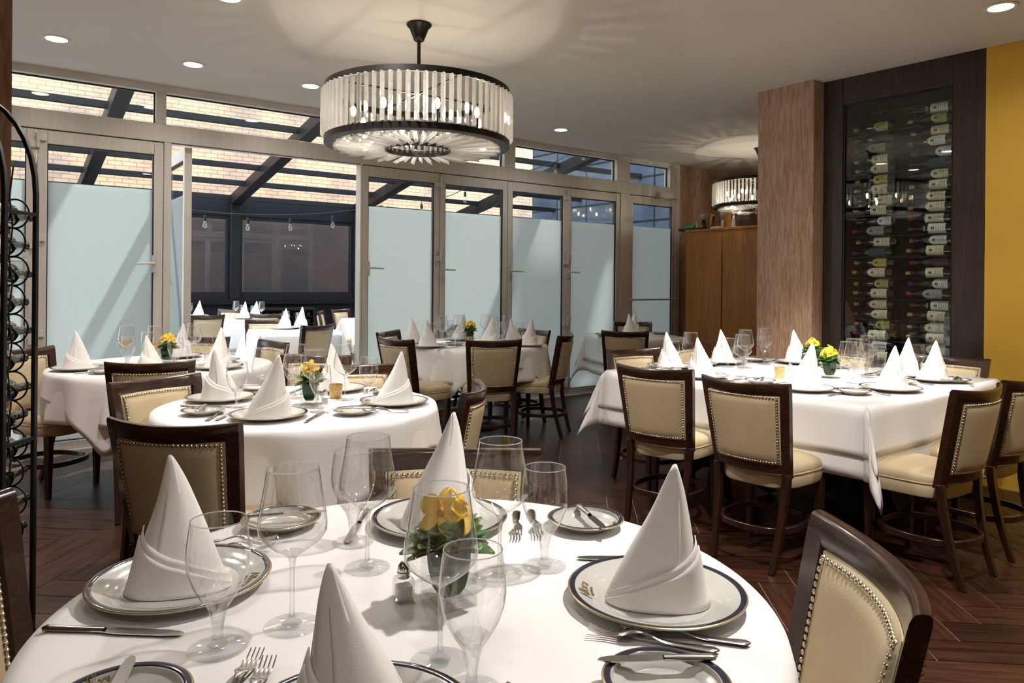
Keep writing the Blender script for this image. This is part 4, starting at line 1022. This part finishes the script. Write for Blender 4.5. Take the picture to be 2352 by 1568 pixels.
# --- round table by the frosted doors at the left
T4 = (-2.30, 4.80)
round_table(T4, .66, 'round table at the left beside the frosted doors', 'round white undercloth of the left round table', 'white top cloth of the left round table', rz=.45, seed=3)
chair_xy('cream chair in side view between wine rack and left round table', (-2.89,4.55), -.22)
chair_at('cream chair seen from behind at the near side of left table', (245,838), (445,833))
chair_at('cream chair facing us at the far side of left table', (398,787), (456,784), front=True) if False else chair_xy('cream chair facing us at the far side of left table', (-2.47,5.50), -PI/2-.1)
chair_at('dark-shaded cream chair turned at the right of left table', (594,783), (664,793), front=True, shift=.0)
setting('left seat of left round table', (-2.66,4.45), PI+.9, 1, 0, cutlery=1, over=dict(bread=(-2.42,4.30), water=(-2.42,4.56), wine=(-2.55,4.78)), amber=True)
setting('near seat of left round table', (-2.20,4.42), -PI/2+.1, 5, .3, cutlery=0, bread=False, over=dict(water=(-2.10,4.52), wine=(-2.33,4.72)), amber=True)
setting('right seat of left round table', (-1.86,4.58), -.3, 0, .8, cutlery=0, bread=True, nscale=1.08, over=dict(water=(-2.02,4.78), wine=(-2.16,4.82), bread=(-1.95,4.95)))
setting('far seat of left round table', (-2.40,5.22), PI/2+.1, 0, .4, cutlery=0, bread=False, over=dict(water=(-2.52,5.0), wine=(-2.22,5.05)))
f = make_flowers(3, 3); p = at(383, 832, TOP); f.location = (p.x, p.y, TOP+.001); tag(f, 'square glass vase of yellow orchids on the left round table', 'flowers', 'orchid vases on the tables')
# --- far round table in front of the folding doors
T3 = (-.36, 6.68)
round_table(T3, .67, 'far round table in front of the folding doors', 'round white undercloth of the far round table', 'white top cloth of the far round table', rz=.15, seed=4)
chair_at('cream chair seen from behind at the near left of far table', (868,776), (953,785))
chair_at('cream chair facing right at the left of far round table', (868,768), (915,761), front=True)
chair_at('cream chair squarely from behind at the near side of far table', (1075,784), (1193,783))
chair_at('cream chair in side view at the right of far round table', (1283,776), (1311,768))
chair_at('cream chair facing us at the far right of far table', (1192,757), (1262,763), front=True)
chair_xy('cream chair facing us at the far left of far table', (-.66,7.35), -PI/2+.35)
for nm, px, py, an, nv, nr in (('near left',985,794,4.0,1,.1),('left',950,786,3.3,1,-.2),('far left',1057,778,2.0,2,.3),('near right',1122,789,5.0,2,-.3),('far right',1180,780,.6,5,.2),('right',1213,791,5.9,0,-.1)):
    p = at(px, py, TOP+.015); setting(f'{nm} seat of far round table', (p.x, p.y), an, nv, nr, cutlery=1 if 'near' in nm else 0, bread='near' in nm)
f = make_flowers(4, 3); p = at(1080, 783, TOP); f.location = (p.x, p.y, TOP+.001); tag(f, 'glass vase of yellow orchids on the far round table', 'flowers', 'orchid vases on the tables')
p = at(1080, 790, TOP); P_votive((p.x, p.y, TOP+.001), 0, 'amber glass candle holder on the far round table', 'candle holder', 'amber candle holders')
# --- big square table
TR = Vector((1.80, 4.57, 0)); tra = math.radians(-51.5)
square_table(TR, .84, .235, .34, tra, 'big square table set for eight in front of the wine cabinet', 'lower white cloth of the big square table', 'white top cloth of the big square table', seed=5, ornate=True)
G = 'cream leather dining chairs'
chair_at('cream chair from behind, near side of big square table, toward the doors', (1432,842), (1578,855))
chair_at('cream chair from behind, near side of big square table, closer one', (1622,868), (1807,890))
chair_at('cream chair with brass nails at the right side of big square table', (2181,905), (2292,886), shift=.01)
chair_xy('cream chair cut off by the right edge beside big square table', (2.41,3.76), math.radians(125))
chair_at('cream chair facing us at the left side of big square table', (1405,808), (1503,803), front=True)
chair_xy('cream chair mostly hidden behind the goblets of big square table', (1.51,5.36), math.radians(-51))
chair_xy('cream chair facing us before the wine cabinet, beside the ochre wall', (2.64,4.50), math.radians(218))
chair_xy('cream chair facing us before the wine cabinet, behind the orchids', (2.20,5.02), math.radians(218))
e1 = math.radians(218); e2 = math.radians(-51.5); e3 = math.radians(128.5); e4 = math.radians(38)
for nm, px, py, an, nv, nr, wi in (('left side first',1540,839,e3,3,.3,1),('near side far',1612,861,e1,3,-.2,1),('left side second',1662,829,e3,1,.2,1),('far side inner',1832,829,e4,3,.2,1),('near side close',1848,889,e1,2,.1,1),('right side close',2045,889,e2,4,0,1),('far side outer',2078,858,e4,4,.4,1),('right side far',2140,868,e2,4,.2,0)):
    p = at(px, py, TOP+.018); setting(f'{nm} seat, big square table', (p.x, p.y), an, nv, nr, cutlery=2 if 'near' in nm or 'right' in nm else 1, wine=bool(wi))
for i, (px, py, lb) in enumerate(((1865,840,'farther'),(1905,868,'nearer'))):
    f = make_flowers(5+i*3, 3); p = at(px, py, TOP); f.location = (p.x, p.y, TOP+.001); f.rotation_euler = (0,0,.5*i); tag(f, f'{lb} of two orchid vases on the big square table', 'flowers', 'orchid vases on the tables')
p = at(1791, 868, TOP); P_votive((p.x, p.y, TOP+.001), 0, 'amber glass candle holder on the big square table', 'candle holder', 'amber candle holders')
p = at(1815, 855, TOP); P_salt((p.x, p.y, TOP+.001), .3, 'glass salt shaker on the big square table', 'salt shaker', 'salt shakers')
# --- small table in the far corner
T5 = (1.36, 7.98)
square_table(Vector((*T5,0)), .40, .30, .42, WA-.35, 'small square table in the far corner by the single door', 'lower white cloth of the small corner table', 'white top cloth of the small corner table', seed=6, tuck=.3)
chair_at('cream chair seen from behind at the small corner table', (1385,762), (1487,764))
chair_xy('cream chair facing us behind the small corner table', (1.44,8.36), -PI/2)
p = at(1440, 764, TOP+.01); setting('near seat of small corner table', (p.x-.02, 7.80), -PI/2, 1, .2, glasses=False, cutlery=0)
setting('far seat of small corner table', (p.x+.06, 8.18), PI/2, 0, .3, glasses=False, cutlery=0)
# --- terrace
def terr(px, py, name, h, rz, seed):
    p = at(px, py, TOP)
    square_table(Vector((p.x, p.y, 0)), h, .40, .48, rz, f'{name} under a white cloth', f'lower white cloth of {name}', f'white top cloth of {name}', seed, tuck=.3)
    return p
ta = terr(672, 757, 'closest terrace table beyond the open door', .44, WA-.1, 11)
tb = terr(556, 734, 'second terrace table deeper on the terrace', .42, WA-.2, 12)
tcx = terr(425, 727, 'terrace table partly hidden behind the open door leaf', .40, WA, 13)
td = Vector((-2.05, 11.0, 0))
square_table(td, .40, .42, .48, WA, 'terrace table hidden behind the folding doors', 'lower white cloth of hidden terrace table', 'white top cloth of hidden terrace table', 14)
TG = 'cream chairs on the terrace'
chair_at('cream terrace chair seen from behind, closest to the open door', (683,752), (774,746), group=TG)
chair_at('cream terrace chair facing right at the closest terrace table', (577,736), (642,736), front=True, group=TG)
chair_at('cream terrace chair from behind between two terrace tables', (578,722), (642,723), group=TG)
chair_at('cream terrace chair from behind beside the open door leaf', (440,727), (512,725), group=TG)
chair_at('cream terrace chair facing us at the deeper terrace table', (508,712), (552,713), front=True, group=TG)
chair_xy('cream terrace chair in side view at the right of opening', (-2.62,10.8), .15, TG)
chair_xy('cream terrace chair behind the hanging cloth at the opening', (-2.55,11.55), -.4, TG)
def tset(nm, px, py, an, nv, nr, wine=False):
    p = at(px, py, TOP+.01); setting(f'{nm}', (p.x, p.y), an, nv, nr, cutlery=0, bread=False, wine=wine)
tset('left seat of closest terrace table', 652, 754, 3.6, 0, .6); tset('right seat of closest terrace table', 690, 752, .4, 2, .8)
tset('left seat of second terrace table', 560, 731, 3.4, 2, .9, True); tset('right seat of second terrace table', 584, 730, .4, 2, .4, True)
tset('visible seat of table behind the door leaf', 455, 724, .2, 0, .6, True)
# low bottle rack against the terrace wall
bc = W(-1.25, 6.30); br_ = empty('bottle_rack', 'low black bottle rack against the terrace wall', 'rack', bc, WA)
MB().box(-.62,.62,.0,.30,0,.04).box(-.62,.62,0,.30,.80,.84).box(-.62,-.59,0,.30,.04,.80).box(.59,.62,0,.30,.04,.80).box(-.59,.59,.28,.30,.04,.80).build('case', M['black'], br_)
for k in range(5): MB().box(-.59,.59,0,.28,.155+.13*k,.165+.13*k).build('shelf', M['black'], br_)
for r_ in range(5):
    for k in range(9):
        b = MB().lathe([(0,.002),(.034,0),(.037,.008),(.037,.19),(.015,.235),(.014,.27),(0,.272)], 14, Matrix.Rotation(-PI/2, 4, 'X')).mesh('wine_bottle', M['bottle']) if r_+k == 0 else b
        o = mk('wine_bottle', b); o.matrix_world = WM @ Matrix.Translation((-1.25-.50+.125*k, 6.30+.005, .165+.13*r_+.038+(-.125 if r_ == 0 else -.125)+.125))
        tag(o, 'dark bottle end in the black terrace rack', 'bottle', 'bottles in the terrace rack')
# --- black iron wine rack at the left edge
wr = empty('wine_rack', 'tall arched black iron wine rack at the left edge', 'rack', (-1.965,2.50,0), 0)
a_, top_ = .25, 1.98
for y in (-.06, .10):
    pts = [(a_,y,0),(a_,y,.8),(a_,y,1.55)]+[(a_*math.cos(t), y, 1.62+(top_-1.62)*math.sin(t)) for t in [PI*i/16 for i in range(17)]]+[(-a_,y,1.55),(-a_,y,0)]
    MB().tube(pts, 1, sq=(.014,.018)).build('arch_frame', M['black'], wr, bevel=.002)
for z in (.03, .75, 1.55):
    for sx in (-1, 1): MB().box(sx*a_-.006, sx*a_+.006, -.06, .10, z-.006, z+.006).build('cross_bar', M['black'], wr)
ringm = MB().tube([(.052*math.cos(2*PI*i/24), 0, .052*math.sin(2*PI*i/24)) for i in range(24)], .0035, 6, closed=True).mesh('bottle_ring', M['black'], 2)
def rack_bottle():
    o = MB().lathe([(0,.006),(.020,.004),(.030,.000),(.0385,.006),(.040,.016),(.040,.19),(.016,.235),(.0145,.30),(0,.302)], 24, Matrix.Rotation(-PI/2, 4, 'X')).build('wine_bottle', M['bottle'], None, .8)
    MB().lathe([(.0404,.05),(.0406,.052),(.0406,.13),(.0404,.132)], 24, Matrix.Rotation(-PI/2, 4, 'X')).build('paper_label', M['lab_cream'], o, .8)
    return o
P_rb = Proto(rack_bottle)
for k in range(14):
    z = .42+.103*k
    for j, x in enumerate((.165, .045)):
        if k > 11 and j == 0: continue
        for y in (-.055, .095):
            o = mk('bottle_ring', ringm, wr); o.location = (x+.012*(k % 2), y, z)
        P_rb((-1.965+x+.012*(k % 2), 2.50-.125, z-.010), 0, f'dark bottle lying in the arched iron rack, {["bottom","second","third","fourth","fifth","sixth","seventh","eighth","ninth","tenth","eleventh","twelfth","thirteenth","fourteenth"][k]} ring up, {("outer","inner")[j]} column', 'bottle', 'bottles in the arched iron rack')
MB().tube([(.165+.012*(k % 2)+.045, .02, .42+.103*k-.05) for k in range(14)], .003, 5).build('spine', M['black'], wr)
# ================================================================ light, world, camera
wd = bpy.data.worlds.new('sky'); SC.world = wd; wd.use_nodes = True
bg = wd.node_tree.nodes['Background']; bg.inputs[0].default_value = (.80,.92,1.06,1); bg.inputs[1].default_value = 4.1
sl = bpy.data.lights.new('sun', 'SUN'); sl.energy = 4.6; sl.angle = math.radians(.9); sl.color = (1,.97,.92)
so = bpy.data.objects.new('sun', sl); COL.objects.link(so)
tos = WD*.45+WN*.42+Vector((0,0,.95)); so.rotation_euler = tos.to_track_quat('Z', 'Y').to_euler()
cam = bpy.data.cameras.new('camera'); co = bpy.data.objects.new('camera', cam); COL.objects.link(co); SC.camera = co
cam.sensor_width = 36; cam.sensor_fit = 'HORIZONTAL'; cam.lens = F*36/2352; cam.clip_start = .02
co.location = (0,0,EYE); co.rotation_euler = (PI/2, -TH, 0); cam.shift_y = -(784-HOR)/2352
SC.view_settings.view_transform = 'Standard'; SC.view_settings.look = 'None'; SC.view_settings.gamma = 1; SC.view_settings.exposure = .52
try: SC.view_settings.use_curve_mapping = False
except Exception: pass
cy = SC.cycles
cy.use_denoising = True; cy.max_bounces = 14; cy.transparent_max_bounces = 40; cy.transmission_bounces = 12; cy.glossy_bounces = 6; cy.diffuse_bounces = 5
cy.caustics_reflective = False; cy.caustics_refractive = False; cy.sample_clamp_indirect = 6
for o in list(bpy.data.objects):      # rename setting copies to plain kinds
    if o.get('label') == '' : bpy.data.objects.remove(o)
